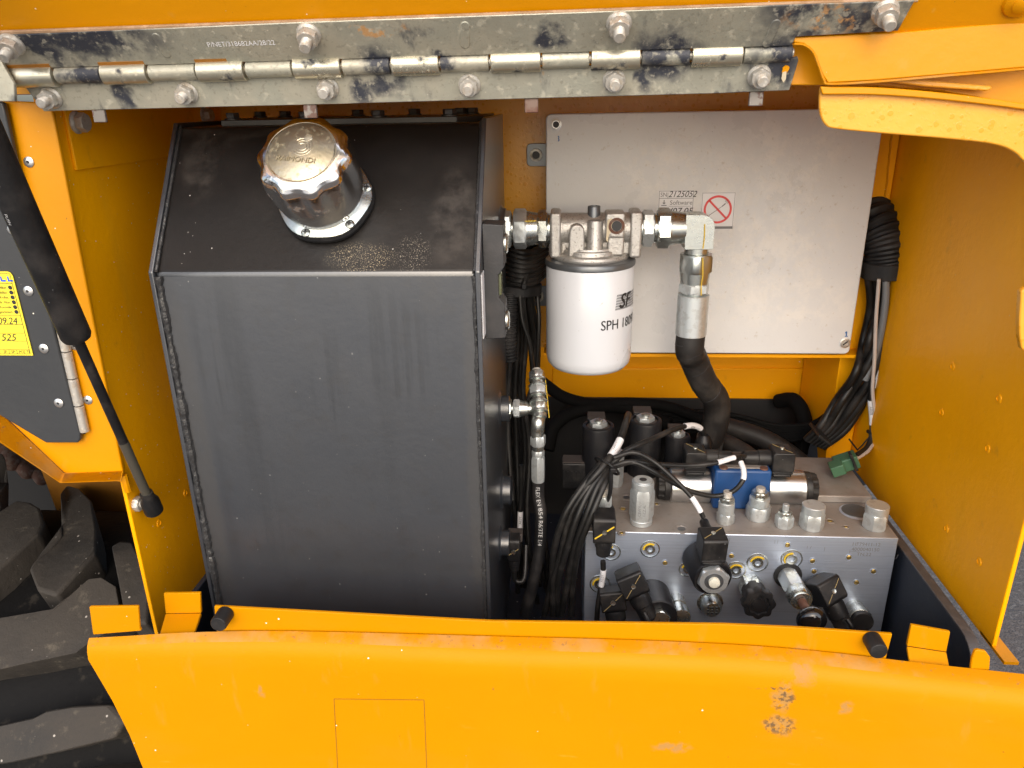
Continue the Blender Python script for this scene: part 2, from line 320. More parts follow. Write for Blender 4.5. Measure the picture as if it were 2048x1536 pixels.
def obox(bm, c, ex, ey, ez, s):
    """oriented box: axes unit vectors, full sizes s"""
    c = V(c); ex, ey, ez = V(ex), V(ey), V(ez)
    vs = [bm.verts.new(c+ex*(i*s[0]/2)+ey*(j*s[1]/2)+ez*(k*s[2]/2)) for i in (-1, 1) for j in (-1, 1) for k in (-1, 1)]
    for f in ((0, 1, 3, 2), (4, 6, 7, 5), (0, 4, 5, 1), (2, 3, 7, 6), (0, 2, 6, 4), (1, 5, 7, 3)): bm.faces.new([vs[i] for i in f])
    return vs
def prism(bm, pts, d):
    a = [bm.verts.new(V(p)) for p in pts]; b = [bm.verts.new(V(p)+V(d)) for p in pts]
    bm.faces.new(a); bm.faces.new(list(reversed(b)))
    n = len(pts)
    for i in range(n): bm.faces.new((a[i], a[(i+1) % n], b[(i+1) % n], b[i]))
def lathe(bm, p, ax, prof, seg=24, up=None, rf=None, phase=0):
    """prof: list of (t, r) along the axis; rf(angle, t) multiplies the radius"""
    p = V(p); u, v, a = frame(ax, up); rings = []
    for (t, r) in prof:
        rg = []
        for k in range(seg):
            th = 2*math.pi*k/seg+phase; rr = r*(rf(th, t) if rf else 1)
            rg.append(bm.verts.new(p+a*t+(u*math.cos(th)+v*math.sin(th))*rr))
        rings.append(rg)
    for i in range(len(rings)-1):
        for k in range(seg):
            bm.faces.new((rings[i][k], rings[i][(k+1) % seg], rings[i+1][(k+1) % seg], rings[i+1][k]))
    if prof[0][1] > 0: bm.faces.new(list(reversed(rings[0])))
    if prof[-1][1] > 0: bm.faces.new(rings[-1])
def cyl(bm, p0, p1, r, seg=20, r1=None, ch=0):
    p0, p1 = V(p0), V(p1); L = (p1-p0).length; r1 = r if r1 is None else r1
    if ch: prof = [(0, r-ch), (ch, r), (L-ch, r1), (L, r1-ch)]
    else: prof = [(0, r), (L, r1)]
    lathe(bm, p0, p1-p0, prof, seg)
def hexa(bm, p, ax, L, r, phase=0, up=None, ch=.12):
    """hexagon with chamfered corners"""
    u, v, a = frame(ax, up); p = V(p); n = 24; rings = []
    ri = r*.866
    for (t, lim) in ((0, ri), (L*ch, 2), (L*(1-ch), 2), (L, ri)):
        rg = []
        for k in range(n):
            th = 2*math.pi*k/n+phase
            d = (th-phase) % (math.pi/3)-math.pi/6
            hr = ri/math.cos(d); rr = min(hr, lim) if lim < 1 else hr
            rg.append(bm.verts.new(p+a*t+(u*math.cos(th)+v*math.sin(th))*rr))
        rings.append(rg)
    for i in range(3):
        for k in range(n): bm.faces.new((rings[i][k], rings[i][(k+1) % n], rings[i+1][(k+1) % n], rings[i+1][k]))
    bm.faces.new(list(reversed(rings[0]))); bm.faces.new(rings[-1])
def spline(pts, n=8):
    pts = [V(p) for p in pts]
    if len(pts) == 2: return [pts[0].lerp(pts[1], i/n) for i in range(n+1)]
    out = []; Pp = [pts[0]*2-pts[1]]+pts+[pts[-1]*2-pts[-2]]
    for i in range(1, len(Pp)-2):
        a, b, c, d = Pp[i-1:i+3]
        for k in range(n):
            t = k/n; out.append(.5*((2*b)+(c-a)*t+(2*a-5*b+4*c-d)*t*t+(3*b-a-3*c+d)*t**3))
    out.append(pts[-1]); return out
def tframes(path):
    fr = []; u = None
    for i, p in enumerate(path):
        t = (path[min(i+1, len(path)-1)]-path[max(i-1, 0)]).normalized()
        if u is None: u = t.cross(V((0, 1, 0)) if abs(t.y) < .9 else V((1, 0, 0))).normalized()
        u = (u-t*u.dot(t)).normalized(); fr.append((p, u, t.cross(u), t))
    return fr
def tube(bm, pts, r, seg=12, n=8, rf=None, sm=True):
    path = spline(pts, n) if sm else [V(p) for p in pts]
    fr = tframes(path); rings = []
    for i, (p, u, v, t) in enumerate(fr):
        rr = rf(i/(len(fr)-1)) if rf else r
        rings.append([bm.verts.new(p+(u*math.cos(2*math.pi*k/seg)+v*math.sin(2*math.pi*k/seg))*rr) for k in range(seg)])
    for i in range(len(rings)-1):
        for k in range(seg): bm.faces.new((rings[i][k], rings[i][(k+1) % seg], rings[i+1][(k+1) % seg], rings[i+1][k]))
    bm.faces.new(list(reversed(rings[0]))); bm.faces.new(rings[-1])
    return fr
def ribbed(bm, pts, r, pitch, depth, seg=20):
    path = spline(pts, 24); L = sum((path[i+1]-path[i]).length for i in range(len(path)-1))
    nn = int(L/pitch)*4; acc = [0]
    for i in range(len(path)-1): acc.append(acc[-1]+(path[i+1]-path[i]).length)
    q = []; j = 0
    for k in range(nn+1):
        s = L*k/nn
        while j < len(acc)-2 and acc[j+1] < s: j += 1
        q.append(path[j].lerp(path[j+1], min(1, max(0, (s-acc[j])/(acc[j+1]-acc[j]+1e-9)))))
    tube(bm, q, r, seg, sm=False, rf=lambda t: r-depth*(1 if round(t*nn) % 4 in (0, 1) else 0))
def T(s, size=1, shear=0, align='LEFT', sx=1):
    cu = bpy.data.curves.new('t', 'FONT'); cu.body = s; cu.size = size; cu.shear = shear; cu.align_x = align; cu.resolution_u = 3
    o = bpy.data.objects.new('t', cu); me = bpy.data.meshes.new_from_object(o)
    vs = [(v.co.x*sx, v.co.y) for v in me.vertices]; fs = [tuple(p.vertices) for p in me.polygons]
    bpy.data.objects.remove(o); bpy.data.curves.remove(cu); bpy.data.meshes.remove(me)
    return vs, fs
class Flat:
    """flat print laid on a surface: fn(x, y) -> world point"""
    def __init__(s, fn): s.fn = fn; s.bm = B()
    def poly(s, pts): s.bm.faces.new([s.bm.verts.new(s.fn(*p)) for p in pts])
    def rect(s, x0, y0, x1, y1): s.poly([(x0, y0), (x1, y0), (x1, y1), (x0, y1)])
    def line(s, x0, y0, x1, y1, w):
        d = math.hypot(x1-x0, y1-y0); nx, ny = -(y1-y0)/d*w/2, (x1-x0)/d*w/2
        s.poly([(x0+nx, y0+ny), (x1+nx, y1+ny), (x1-nx, y1-ny), (x0-nx, y0-ny)])
    def pl(s, pts, w):
        for a, b in zip(pts, pts[1:]): s.line(*a, *b, w)
    def ring(s, cx, cy, r0, r1, n=40):
        for k in range(n):
            a, b = 2*math.pi*k/n, 2*math.pi*(k+1)/n
            s.poly([(cx+r*math.cos(t), cy+r*math.sin(t)) for r, t in ((r0, a), (r1, a), (r1, b), (r0, b))])
    def disc(s, cx, cy, r, n=20): s.poly([(cx+r*math.cos(2*math.pi*k/n), cy+r*math.sin(2*math.pi*k/n)) for k in range(n)])
    def text(s, st, x, y, size, shear=0, align='LEFT', sx=1, rot=0):
        vs, fs = T(st, size, shear, align, sx); c, q = math.cos(rot), math.sin(rot)
        w = [s.bm.verts.new(s.fn(x+a*c-b*q, y+a*q+b*c)) for a, b in vs]
        for f in fs:
            try: s.bm.faces.new([w[i] for i in f])
            except ValueError: pass
    def rframe(s, x0, y0, x1, y1, w):
        s.rect(x0, y0, x1, y0+w); s.rect(x0, y1-w, x1, y1); s.rect(x0, y0+w, x0+w, y1-w); s.rect(x1-w, y0+w, x1, y1-w)
    def done(s, name, m, parent): return obj(name, s.bm, m, parent, smooth=False)
def planefn(O, u, v, off=0):
    O, u, v = V(O), V(u), V(v); n = u.cross(v).normalized()
    return lambda x, y: O+u*x+v*y+n*off
def rrect(x0, y0, x1, y1, r, n=4):
    out = []
    for cx, cy, a in ((x1-r, y1-r, 0), (x0+r, y1-r, 90), (x0+r, y0+r, 180), (x1-r, y0+r, 270)):
        for k in range(n+1):
            t = math.radians(a+90*k/n); out.append((cx+r*math.cos(t), cy+r*math.sin(t)))
    return out
def sheet(pix, y, th, bm=None):
    bm = bm or B(); prism(bm, [P(a, b, y) for a, b in pix], (0, th, 0)); return bm
def curve2(pts, n=6):
    return [(p.x, p.y) for p in spline([V((a, b, 0)) for a, b in pts], n)]
X, Y, Z = V((1, 0, 0)), V((0, 1, 0)), V((0, 0, 1))
# shared little meshes (local: axis +z)
def shared(fn, m, bevel=0):
    bm = B(); fn(bm); me = finish(bm)
    for q in (m if isinstance(m, (list, tuple)) else [m]): me.materials.append(q)
    return me
def thread_prof(L, r, p=.0012, t0=0):
    out = []; k = 0; n = int(L/p)
    for k in range(n): out += [(t0+k*p, r*.9), (t0+(k+.5)*p, r)]
    out.append((t0+n*p, r*.86)); return out
me_flange = shared(lambda b: (lathe(b, (0, 0, 0), Z, [(0, .0092), (.0012, .0092), (.0028, .0076)], 24), hexa(b, (0, 0, .0026), Z, .0068, .0080)), m_nut)
me_stud = shared(lambda b: lathe(b, (0, 0, .009), Z, thread_prof(.013, .0043), 14), m_nut)
me_rivet = shared(lambda b: lathe(b, (0, 0, 0), Z, [(0, .0042), (.0006, .0043), (.0014, .003), (.0016, .0013), (.0006, .0012)], 16), m_rivet)
me_rivet.materials.clear(); me_rivet.materials.append(m_rivet)
me_pin = shared(lambda b: lathe(b, (0, 0, .0004), Z, [(0, .0012), (.0009, .0010)], 10), m_ink)
me_rnut = shared(lambda b: lathe(b, (0, 0, 0), Z, [(0, .0042), (.0005, .0040), (.0008, .0026), (-.003, .0025)], 18), m_yel_in)
me_bolt = shared(lambda b: (lathe(b, (0, 0, 0), Z, [(0, .0075), (.0012, .0075), (.0016, .006)], 20), hexa(b, (0, 0, .0014), Z, .0048, .0062)), m_lid)

# ------------------------------------------------------------------ SETTING
bm = B(); bmesh.ops.create_grid(bm, x_segments=2, y_segments=2, size=120)
bmesh.ops.translate(bm, verts=bm.verts, vec=(0, 0, -1.43))
obj('ground', bm, m_asph, kind='structure')
m_bounce = mat('pale_bounce_surface', (.52, .51, .49), .85, layers=[dict(s=3, lo=.4, hi=.65, c=(.30, .29, .27), a=.7)], bump=[(60, .002)])
bm = B(); box(bm, (-40, -60, -1.44), (40, -2.3, -1.424)); obj('bounce_ground', bm, m_bounce, kind='structure')  # added pale ground behind the camera, feeds reflections and bounce light

# ------------------------------------------------------------------ MACHINE BODY
XR, XL, YB = .372, -.4185, .93
YFR, YFL = .561, .606
body = thing('machine_body', 'yellow painted steel bay around the tank and valve block, with bare side and back walls', 'machine body', (0, .8, -.6))
bm = B(); box(bm, (XR, YFR, -.455), (XR+.004, YB+.13, .05)); obj('right_wall', bm, m_yel_in, body, .0008)
bm = B(); box(bm, (XR-.0, YFR-.02, -.4555), (XR+.012, YFR+.02, -.4525)); obj('wall_foot', bm, m_yel, body)
bm = B(); box(bm, (XL-.004, YFL-.002, -.52), (XL, YB+.2, .05)); obj('left_wall', bm, m_yel_in, body, .0008)
# thicker band along the top of the left wall
zb = P(240, 285, x=XL).z
bm = B(); box(bm, (XL, .63, -.048), (XL+.003, .905, .05)); obj('wall_stiffener', bm, m_yel_in, body, .0008)
# back wall: sheet above a recess, side strips, recess back
zs = P(1300, 712, BY).z; YS = BY
bm = B(); box(bm, (XL, YB, -.30), (XR, YB+.004, .05)); obj('back_wall', bm, m_yel_wet, body)
bm = B(); box(bm, (XL, YB-.03, .03), (XR, YB, .034)); obj('top_rail', bm, m_yel_in, body)
# shelf under the control box
bm = B(); prism(bm, [(-.03, YS+.012, zs-.001), (-.03, YB+.09, zs-.001), (-.03, YB+.09, zs-.005), (-.03, YS+.012, zs-.005)], (.40, 0, 0)); obj('box_shelf', bm, m_yel_in, body)
# post at the right back corner
bm = B(); prism(bm, [(XR-.0305, YB-.012, .05), (XR-.001, YB-.012, .05), (XR-.001, YB-.012, -.6), (XR-.0305, YB-.012, -.6)], (0, .006, 0)); obj('corner_post', bm, m_yel_in, body, .001)
bm = B(); box(bm, (XR-.0325, YB-.014, -.6), (XR-.0295, YB+.12, -.30)); obj('corner_web', bm, m_yel_in, body)
rw = random.Random(2); bm = B(); tube(bm, [P(1783+rw.uniform(-.8, .8)-(y_-270)*.10, y_, YB-.013) for y_ in range(270, 450, 6)], .0011, 6, sm=False); obj('weld_seam', bm, m_yel, body)
# recess
YR = YB+.13
bm = B(); box(bm, (-.12, YR, -.50), (XR, YR+.004, -.30)); obj('recess_panel', bm, m_yel_in, body)
bm = B()
fr_ = [(P(1105, 735, YR)), (P(1660, 735, YR))]
prism(bm, [V((fr_[0].x, YR-.004, fr_[0].z)), V((fr_[1].x, YR-.004, fr_[1].z)), V((fr_[1].x, YR-.004, fr_[0].z-.11)), V((fr_[0].x, YR-.004, fr_[0].z-.11))], (0, .0035, 0)); obj('embossed_panel', bm, m_yel_in, body, .003)
zc = P(1300, 797, YR-.012).z; xc = P(1600, 800, YR-.012).x
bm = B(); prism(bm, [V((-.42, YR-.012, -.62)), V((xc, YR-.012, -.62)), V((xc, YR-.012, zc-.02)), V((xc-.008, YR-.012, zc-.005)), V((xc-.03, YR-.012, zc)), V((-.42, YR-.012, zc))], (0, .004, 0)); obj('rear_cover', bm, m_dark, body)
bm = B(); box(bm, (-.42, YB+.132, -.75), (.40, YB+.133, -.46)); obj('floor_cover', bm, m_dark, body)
bm = B(); box(bm, (XL, YFL+.02, .045), (XR, YB, .05)); obj('bay_roof', bm, m_yel_in, body)
# front top member behind the hinge
bm = B(); box(bm, (XL-.4, .585, .012), (XR+.25, .615, .06)); obj('front_top_member', bm, m_yel, body)
# left front plate
out = [(-260, 190), (98, 205), (104, 222), (250, 966), (128, 946), (-2, 822), (-260, 640)]
bm = sheet(out, YFL-.004, .004); obj('front_plate', bm, m_yel, body, .001)
inn = [(-260, 640), (-2, 822), (128, 946), (247, 941)]
oo = [(-260, 690), (-2, 884), (120, 966), (243, 962)]
bm = B(); a = [bm.verts.new(P(*p, y=YFL-.004)) for p in inn]; b_ = [bm.verts.new(P(*p, y=YFL-.020)) for p in oo]
for i in range(3): bm.faces.new((a[i], a[i+1], b_[i+1], b_[i]))
bmesh.ops.solidify(bm, geom=bm.faces[:], thickness=.003); obj('plate_lip', bm, m_grimy, body, .0012)
# left wall front edge rim
bm = B(); tube(bm, [P(247, 950, YFL-.006), P(252, 968, YFL-.006), P(256, 982, YFL-.004)], .0032, 8); obj('weld_blob', bm, m_yel, body)
for (px, py) in ((58, 324), (25, 459), (57, 582), (88, 697), (118, 806)): pass
for (px, py) in ((58, 324), (150, 691), (176, 800)):
    put('rivet', me_rivet, mat4(P(px, py, YFL-.0042), -Y), body)
for (px, py) in ((1905, 733), (1998, 797), (1883, 825), (1975, 897), (1893, 1057), (1958, 1123)):
    put('rivet_nut', me_rnut, mat4(P(px, py, x=XR-.0002), -X), body)
for (px, py) in ((371, 986), (318, 1046)):
    put('rivet_nut', me_rnut, mat4(P(px, py, x=XL+.0002), X), body)
put('rivet_nut', me_rnut, mat4(P(1656, 768, YR-.005), -Y), body)
for (px, py) in ((152, 245), (408, 231)):
    bt = put('wall_bolt', me_flange, mat4(P(px, py, x=XL+.003), X), body)
# small plate on the right front edge
bm = B(); prism(bm, [P(a, b, .55) for a, b in curve2([(2100, 570), (2048, 578), (2042, 600), (2039, 650), (2042, 690), (2052, 702), (2100, 708)], 3)], (0, .006, 0)); obj('edge_plate', bm, m_yel_wet, body, .001)
# wheel arch, underbody
bm = B(); prism(bm, [P(a, b, 1.25) for a, b in ((60, 880), (290, 880), (300, 1075), (215, 1088), (190, 1050), (120, 1040))], (0, .005, 0)); obj('wheel_arch', bm, mat('shaded_yellow_paint', (.26, .105, .004), .7), body)  # yellow darkened to paint in the shade under the body
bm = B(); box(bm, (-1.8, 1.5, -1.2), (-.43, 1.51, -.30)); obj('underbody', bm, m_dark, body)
bm = B(); box(bm, (-1.8, .64, -.30), (-.43, 1.5, -.29)); obj('shade_plate', bm, m_dark, body)  # added plate out of view, casts shade on the wheel arch
for k, (a, b, q) in enumerate(((20, 915, .022), (50, 935, .018), (78, 950, .015))):
    bm = B(); tube(bm, [P(a-40, b-50, 1.45), P(a, b, 1.4), P(a+8, b+10, 1.4)], q, 12); obj('pipe', bm, m_rust, body)
bm = B(); box(bm, (XR+.35, -.1, -1.2), (XR+.5, 3, -.32)); 
bm.free()

# ------------------------------------------------------------------ HOOD
HY = .570
HU = V((0, -.62, .785)).normalized(); HN = V((0, -.785, -.62)).normalized()
HO = P(750, 125, HY-.002)
hood = thing('hood', 'raised yellow steel hood bolted to the top leaf of the hinge', 'hood', (0, .5, .1))
def hp(px, py, off=0): return PL(px, py, HO+HN*off, HN)
a0 = hp(-200, 120, -.004); b0 = hp(2300, 30, -.004)
bm = B(); up = HU*.55
prism(bm, [V((-1.0, 0, 0))+a0-X*a0.x, V((.9, 0, 0))+a0-X*a0.x, V((.9, 0, 0))+a0-X*a0.x+up, V((-1., 0, 0))+a0-X*a0.x+up], -HN*.004)
obj('hood_panel', bm, m_yel, hood, .001)
bm = B(); e0, e1 = hp(-10, 66, -.001), hp(1835, -1, -.001)
tube(bm, [e0, e0.lerp(e1, .3), e0.lerp(e1, .6), e1], .0016, 8); obj('sealant_edge', bm, m_dirtyedge, hood)
# arm band and curved flange at the right
arm = [(1588, 74), (1800, 64), (2150, 33), (2150, 128), (2048, 135), (1900, 148), (1760, 160), (1656, 166), (1645, 150), (1636, 128), (1625, 103), (1608, 88), (1587, 84)]
bm = sheet(arm, .562, .004); obj('arm_band', bm, m_yel, hood, .0008)
bm = sheet([(1560, 84), (1700, 100), (2150, 100), (2150, 232), (2048, 212), (1880, 182), (1760, 172), (1560, 170)], .582, .003); obj('backing_plate', bm, m_yel, hood, .0008)
fl = curve2([(1641, 176), (1760, 178), (1900, 190), (2048, 210), (2150, 228)], 4)+curve2([(2150, 370), (2062, 332), (2030, 305), (1990, 289), (1900, 278), (1780, 268), (1675, 258), (1652, 250), (1641, 228), (1639, 200)], 4)
bm = sheet(fl, .5675, .004); obj('curved_flange', bm, m_yel_wet, hood, .001)
f2 = curve2([(1641, 173), (1760, 175), (1900, 187), (2048, 207), (2150, 225)], 4)+curve2([(2150, 236), (2048, 219), (1900, 201), (1760, 190), (1645, 189)], 4)
bm = sheet(f2, .5625, .0036); obj('flange_return', bm, m_yel, hood, .0008)
bm = sheet([(1742, 159), (1850, 160), (1985, 172), (1984, 178), (1975, 182), (1850, 173)], .572, .005); obj('rib', bm, m_yel_wet, hood, .0012)
bm = B(); p = hp(2042, 2, -.004); lathe(bm, p, HN, [(0, .011), (.002, .010), (.004, .006), (.0045, .006), (.006, .003)], 20); obj('weld_nut', bm, m_yel, hood)
bm = B(); tube(bm, [P(1588, 88, .5612), P(1608, 90, .5612), P(1626, 104, .5612), P(1637, 130, .5612), P(1648, 160, .5612), P(1662, 168, .5612), P(1760, 163, .5612), P(1900, 151, .5612), P(2060, 137, .5612)], .0009, 6); obj('seam', bm, m_grimy, hood)

# ------------------------------------------------------------------ HINGE
hin = thing('piano_hinge', 'long stained zinc hinge across the top of the bay with rolled knuckles and nuts', 'hinge', tuple(HO))
K0, K1 = P(20, 154, HY), P(1583, 105, HY); KA = (K1-K0).normalized(); KR = .0068
HO2 = K0.copy()
UN = HN
up_ = [(-30, 72), (600, 45), (1830, 1), (1796, 62), (1592, 74), (1583, 92), (-30, 140)]
def hpk(px, py, off=0): return PL(px, py, HO2+HN*off, HN)
bm = B(); prism(bm, [hpk(*p) for p in up_], -HN*.0025); ul = obj('upper_leaf', bm, m_hinge, hin, .0006)
LN = V((0, -.955, -.297)); 
def lp(px, py, off=0): return PL(px, py, K0+V((0, .002, 0))+LN*off, LN)
lo_ = [(45, 168), (1560, 120), (1596, 114), (1597, 122), (1579, 181), (1440, 187), (640, 209), (88, 223)]
bm = B(); prism(bm, [lp(*p) for p in lo_], -LN*.003); ll = obj('lower_leaf', bm, m_hinge, hin, .0006)
bm = B(); prism(bm, [lp(a, b, .0012) for a, b in curve2([(1566, 135), (1572, 131), (1579, 134), (1576, 142), (1568, 150), (1564, 147)], 3)], -LN*.001); obj('slot_hole', bm, m_yel, hin)
bm = B(); prism(bm, [lp(a, b, .0018) for a, b in ((1565, 145), (1573, 143), (1572, 158), (1567, 165), (1563, 158))], -LN*.001); obj('dried_paint', bm, m_tray2, hin)
xs = [20, 115, 207, 301, 397, 494, 588, 686, 783, 881, 980, 1083, 1180, 1281, 1380, 1484, 1583]
m_gap = mat('gap_shadowed_paint', (.28, .11, .01), .6)
for i in range(len(xs)-1):
    a = (P(xs[i]+1.8, 154-(xs[i]-20)*.03135, HY)); b = P(xs[i+1]-1.8, 154-(xs[i+1]-20)*.03135, HY)
    pro = (i % 2 == 0)
    bm = B(); r = KR+(.0009 if pro else -.0008)
    if pro: a = a+KA*.0003
    cyl(bm, a, b, r, 24, ch=.0004)
    # tongue to its leaf
    d = -Y
    k = obj('knuckle', bm, m_knuck if pro else m_hinge, hin)
    if pro:
        bm = B(); q0, q1 = a+HU*(KR-.002)+HN*.0008, b+HU*(KR-.002)+HN*.0008
        prism(bm, [q0, q1, q1+HU*.0052, q0+HU*.0052], -HN*.0006); obj('knuckle_gap', bm, m_gap, hin)
bm = B(); cyl(bm, K0-KA*.004, K1+KA*.001, .003, 12); obj('hinge_pin', bm, m_nut, hin)
bm = B(); prism(bm, [P(a, b, HY-.012) for a, b in ((-30, 105), (0, 118), (28, 168), (30, 203), (-30, 203))], (0, .003, 0)); obj('end_plate', bm, m_hinge, hin, .0006)
for (px, py) in ((25, 88), (618, 68), (1238, 46), (1770, 22)):
    nn = put('nut', me_flange, mat4(hpk(px, py, 0), HN), hin); st = put('stud', me_stud, mat4(hpk(px, py, 0), HN), hin); nn.scale = (.92,)*3; st.parent = nn; st.matrix_local = Matrix.Scale(.85, 4, V((0, 0, 1)))
for (px, py) in ((103, 195), (375, 186), (656, 176), (939, 170), (1228, 160), (1518, 152)):
    nn = put('nut', me_flange, mat4(lp(px, py), LN), hin); nn.scale = (.88,)*3; st = put('stud', me_stud, mat4(lp(px, py), LN), hin); st.parent = nn; st.matrix_local = Matrix.Scale(.8, 4, V((0, 0, 1)))
for (x0, y0, sh) in ((312, 75, (20, 34)), (930, 52, (0, 38)), (1552, 48, (-18, 40))):
    bm = B(); pa, pb = hpk(x0, y0, .0006), hpk(x0+sh[0], y0+sh[1], .0006); d = (pb-pa).normalized(); s = HN.cross(d)
    L = (pb-pa).length; pts = [pa+s*x_+d*y_ for x_, y_ in rrect(-.0032, -.003, .0032, L+.003, .0031, 5)]
    prism(bm, pts, -HN*.002); obj('slot', bm, m_hinge, hin, .0007, label='oblong slot pressed in the top leaf')
for (x0, y0, m) in ((199, 228, m_tabm), (621, 219, m_tabm), (1063, 208, m_rust), (1512, 194, m_tabm)):
    bm = B(); c = P(x0, y0, HY+.012); obox(bm, c+Z*.004, X, Y, Z, (.0098, .003, .02)); obj('stop_tab', bm, m, hin, .0006)
fn = planefn(hpk(416, 94, .0002), KA, HU, .0003)
fl_ = Flat(lambda x, y: hpk(416, 94, .0004)+KA*x+HU*y); fl_.text('P/NET/318682AA/28/22', 0, 0, .0052, sx=.95); fl_.done('stamped_number', m_lab, hin)

# ------------------------------------------------------------------ ACCESS DOOR (left)
DY = YFL-.012
door = thing('access_door', 'dark grey sheet metal door on the yellow plate, left of the bay', 'door', tuple(P(60, 880, DY)))
dp = [(-300, 150), (5, 205), (12, 235), (75, 535), (160, 868), (160, 880), (155, 886), (92, 886), (-4, 829), (-300, 640)]
bm = sheet(dp, DY, .005); obj('door_panel', bm, m_door, door, .0012)
for (px, py) in ((25, 459), (57, 582), (88, 697), (118, 806)):
    r = put('rivet', me_rivet, mat4(P(px, py, DY-.0002), -Y), door); q = put('rivet_pin', me_pin, mat4(P(px, py, DY-.0002), -Y), door); q.parent = r; q.matrix_local = Matrix.Identity(4)
for o in list(C.objects):
    if o.name.startswith('rivet') and o.parent == body and 'nut' not in o.name:
        q = put('rivet_pin', me_pin, Matrix.Identity(4), body); q.parent = o; q.matrix_local = Matrix.Identity(4)
ky = [480, 541, 591, 649, 703, 757, 811, 864]
for i in range(len(ky)-1):
    f_ = lambda yy: P(82+(yy-480)*.229, yy, YFL-.008)
    a, b = f_(ky[i]+1), f_(ky[i+1]-1)
    bm = B(); cyl(bm, a, b, .0042, 16, ch=.0004); obj('hinge_knuckle', bm, m_nut, door)
bm = B(); p0, p1 = P(70, 470, YFL-.0045), P(165, 868, YFL-.0045); prism(bm, [p0-X*.006, p0+X*.005, p1+X*.003, p1-X*.006], (0, .0003, 0)); obj('hinge_gap', bm, m_ink, door)
# yellow service sticker
SO = P(66, 711, DY-.0012); sv = (P(22, 543, DY-.0012)-SO); sv = V((0, 0, 1)); su = X
s_top = P(20, 543, DY-.0012).z-SO.z
W_ = .075
bm = B(); prism(bm, [SO+X*a+Z*b for a, b in [(-W_, 0), (0, 0), (0, s_top-.004), (-.0015, s_top-.001), (-.004, s_top), (-W_, s_top)]], (0, .0006, 0)); st = obj('service_sticker', bm, m_yst, door)
f = Flat(lambda x, y: SO+X*x+Z*y-Y*.0003)
H = s_top; rows = [.06, .17, .30, .42, .545, .90]
for py_ in (547, 566, 629.6, 647.5, 664.7, 681, 699, 707.6): f.line(-W_, H*(711-py_)/168, -.002, H*(711-py_)/168, .0004)
f.line(-.002, H*.02, -.002, H*.975, .0004)
for x_ in (-.021, -.0138, -.0069): f.line(x_, H*.02, x_, H*.071, .0003)
for t_, x_ in (('SF', -.0262), ('SP', -.0190), ('PO', -.0120), ('TI', -.0050)): f.text(t_, x_, H*.030, .0034)
for i, t_ in enumerate(('\u00d6lfilter', 'Luftfilter', 'Kraftst.', 'Hydr. Filter', 'Hydr. Kontrolle', 'Abgeschmiert')):
    yy = H*(711-(574+i*9.6))/168; f.text(t_, -.0082, yy-.0011, .0033, align='RIGHT', sx=.82); f.disc(-.0048, yy, .0018)
f.done('lettering', m_ink, st)
f = Flat(lambda x, y: SO+X*x+Z*y-Y*.0003)
f.text('09.24', -.0065, H*.385, .0085, shear=.25, sx=.95, align='RIGHT'); f.text('525', -.0115, H*.185, .0085, shear=.3, align='RIGHT', sx=1.1); f.done('handwriting', m_ink, st)
f = Flat(lambda x, y: SO+X*x+Z*y-Y*.0003)
for x_ in (-.0052, -.0115): f.rect(x_, H*.885, x_+.0013, H*.945); f.rect(x_+.0013, H*.885, x_+.0045, H*.905)
f.done('logo', m_blueink, st)

# ------------------------------------------------------------------ GAS STRUT
SA = P(302, 1008, x=XL+.016); SB = P(155, 678, .552); sdv = (SB-SA).normalized()
strut = thing('gas_strut', 'black gas strut with a thin rod on a ball joint, propping the hood', 'gas strut', tuple(SA))
bm = B(); L = (SB-SA).length
lathe(bm, SA+sdv*(L), sdv, [(0, .0085), (.0012, .0105), (.004, .0115), (.5, .0115), (.504, .009)], 28); cy_ = obj('cylinder', bm, m_rub, strut)
bm = B(); cyl(bm, SA+sdv*.012, SA+sdv*(L+.01), .0042, 18); obj('rod', bm, m_blk, strut)
bm = B(); cyl(bm, SA+sdv*.012, SA+sdv*(L*.42), .0044, 18); obj('worn_rod_end', bm, mat('worn_rod_paint', (.085, .078, .062), .45, .3), strut)
bm = B(); lathe(bm, SA-sdv*.012, sdv, [(0, .007), (.002, .0088), (.016, .0088), (.022, .0062), (.028, .006)], 20); sk = obj('ball_socket', bm, m_blk, strut)
bm = B(); cyl(bm, SA, V((XL, SA.y, SA.z)), .004, 14); hexa(bm, V((XL, SA.y, SA.z)), X, .006, .0075); obj('ball_stud', bm, m_nut, strut)
f = Flat(None)
u_ = sdv.cross(-Y).normalized(); v_ = sdv.cross(u_).normalized()
if v_.y > 0: v_ = -v_
def strutfn(x, y):
    th = y/.0115; return SA+sdv*(L+.235-x)+(v_*math.cos(th)+u_*math.sin(th))*.0118
f.fn = strutfn; f.text('HAULOTTE', .045, -.004, .0060, sx=1.2); f.text('PUSH', .120, -.004, .0036); f.done('lettering', m_silverink, cy_)

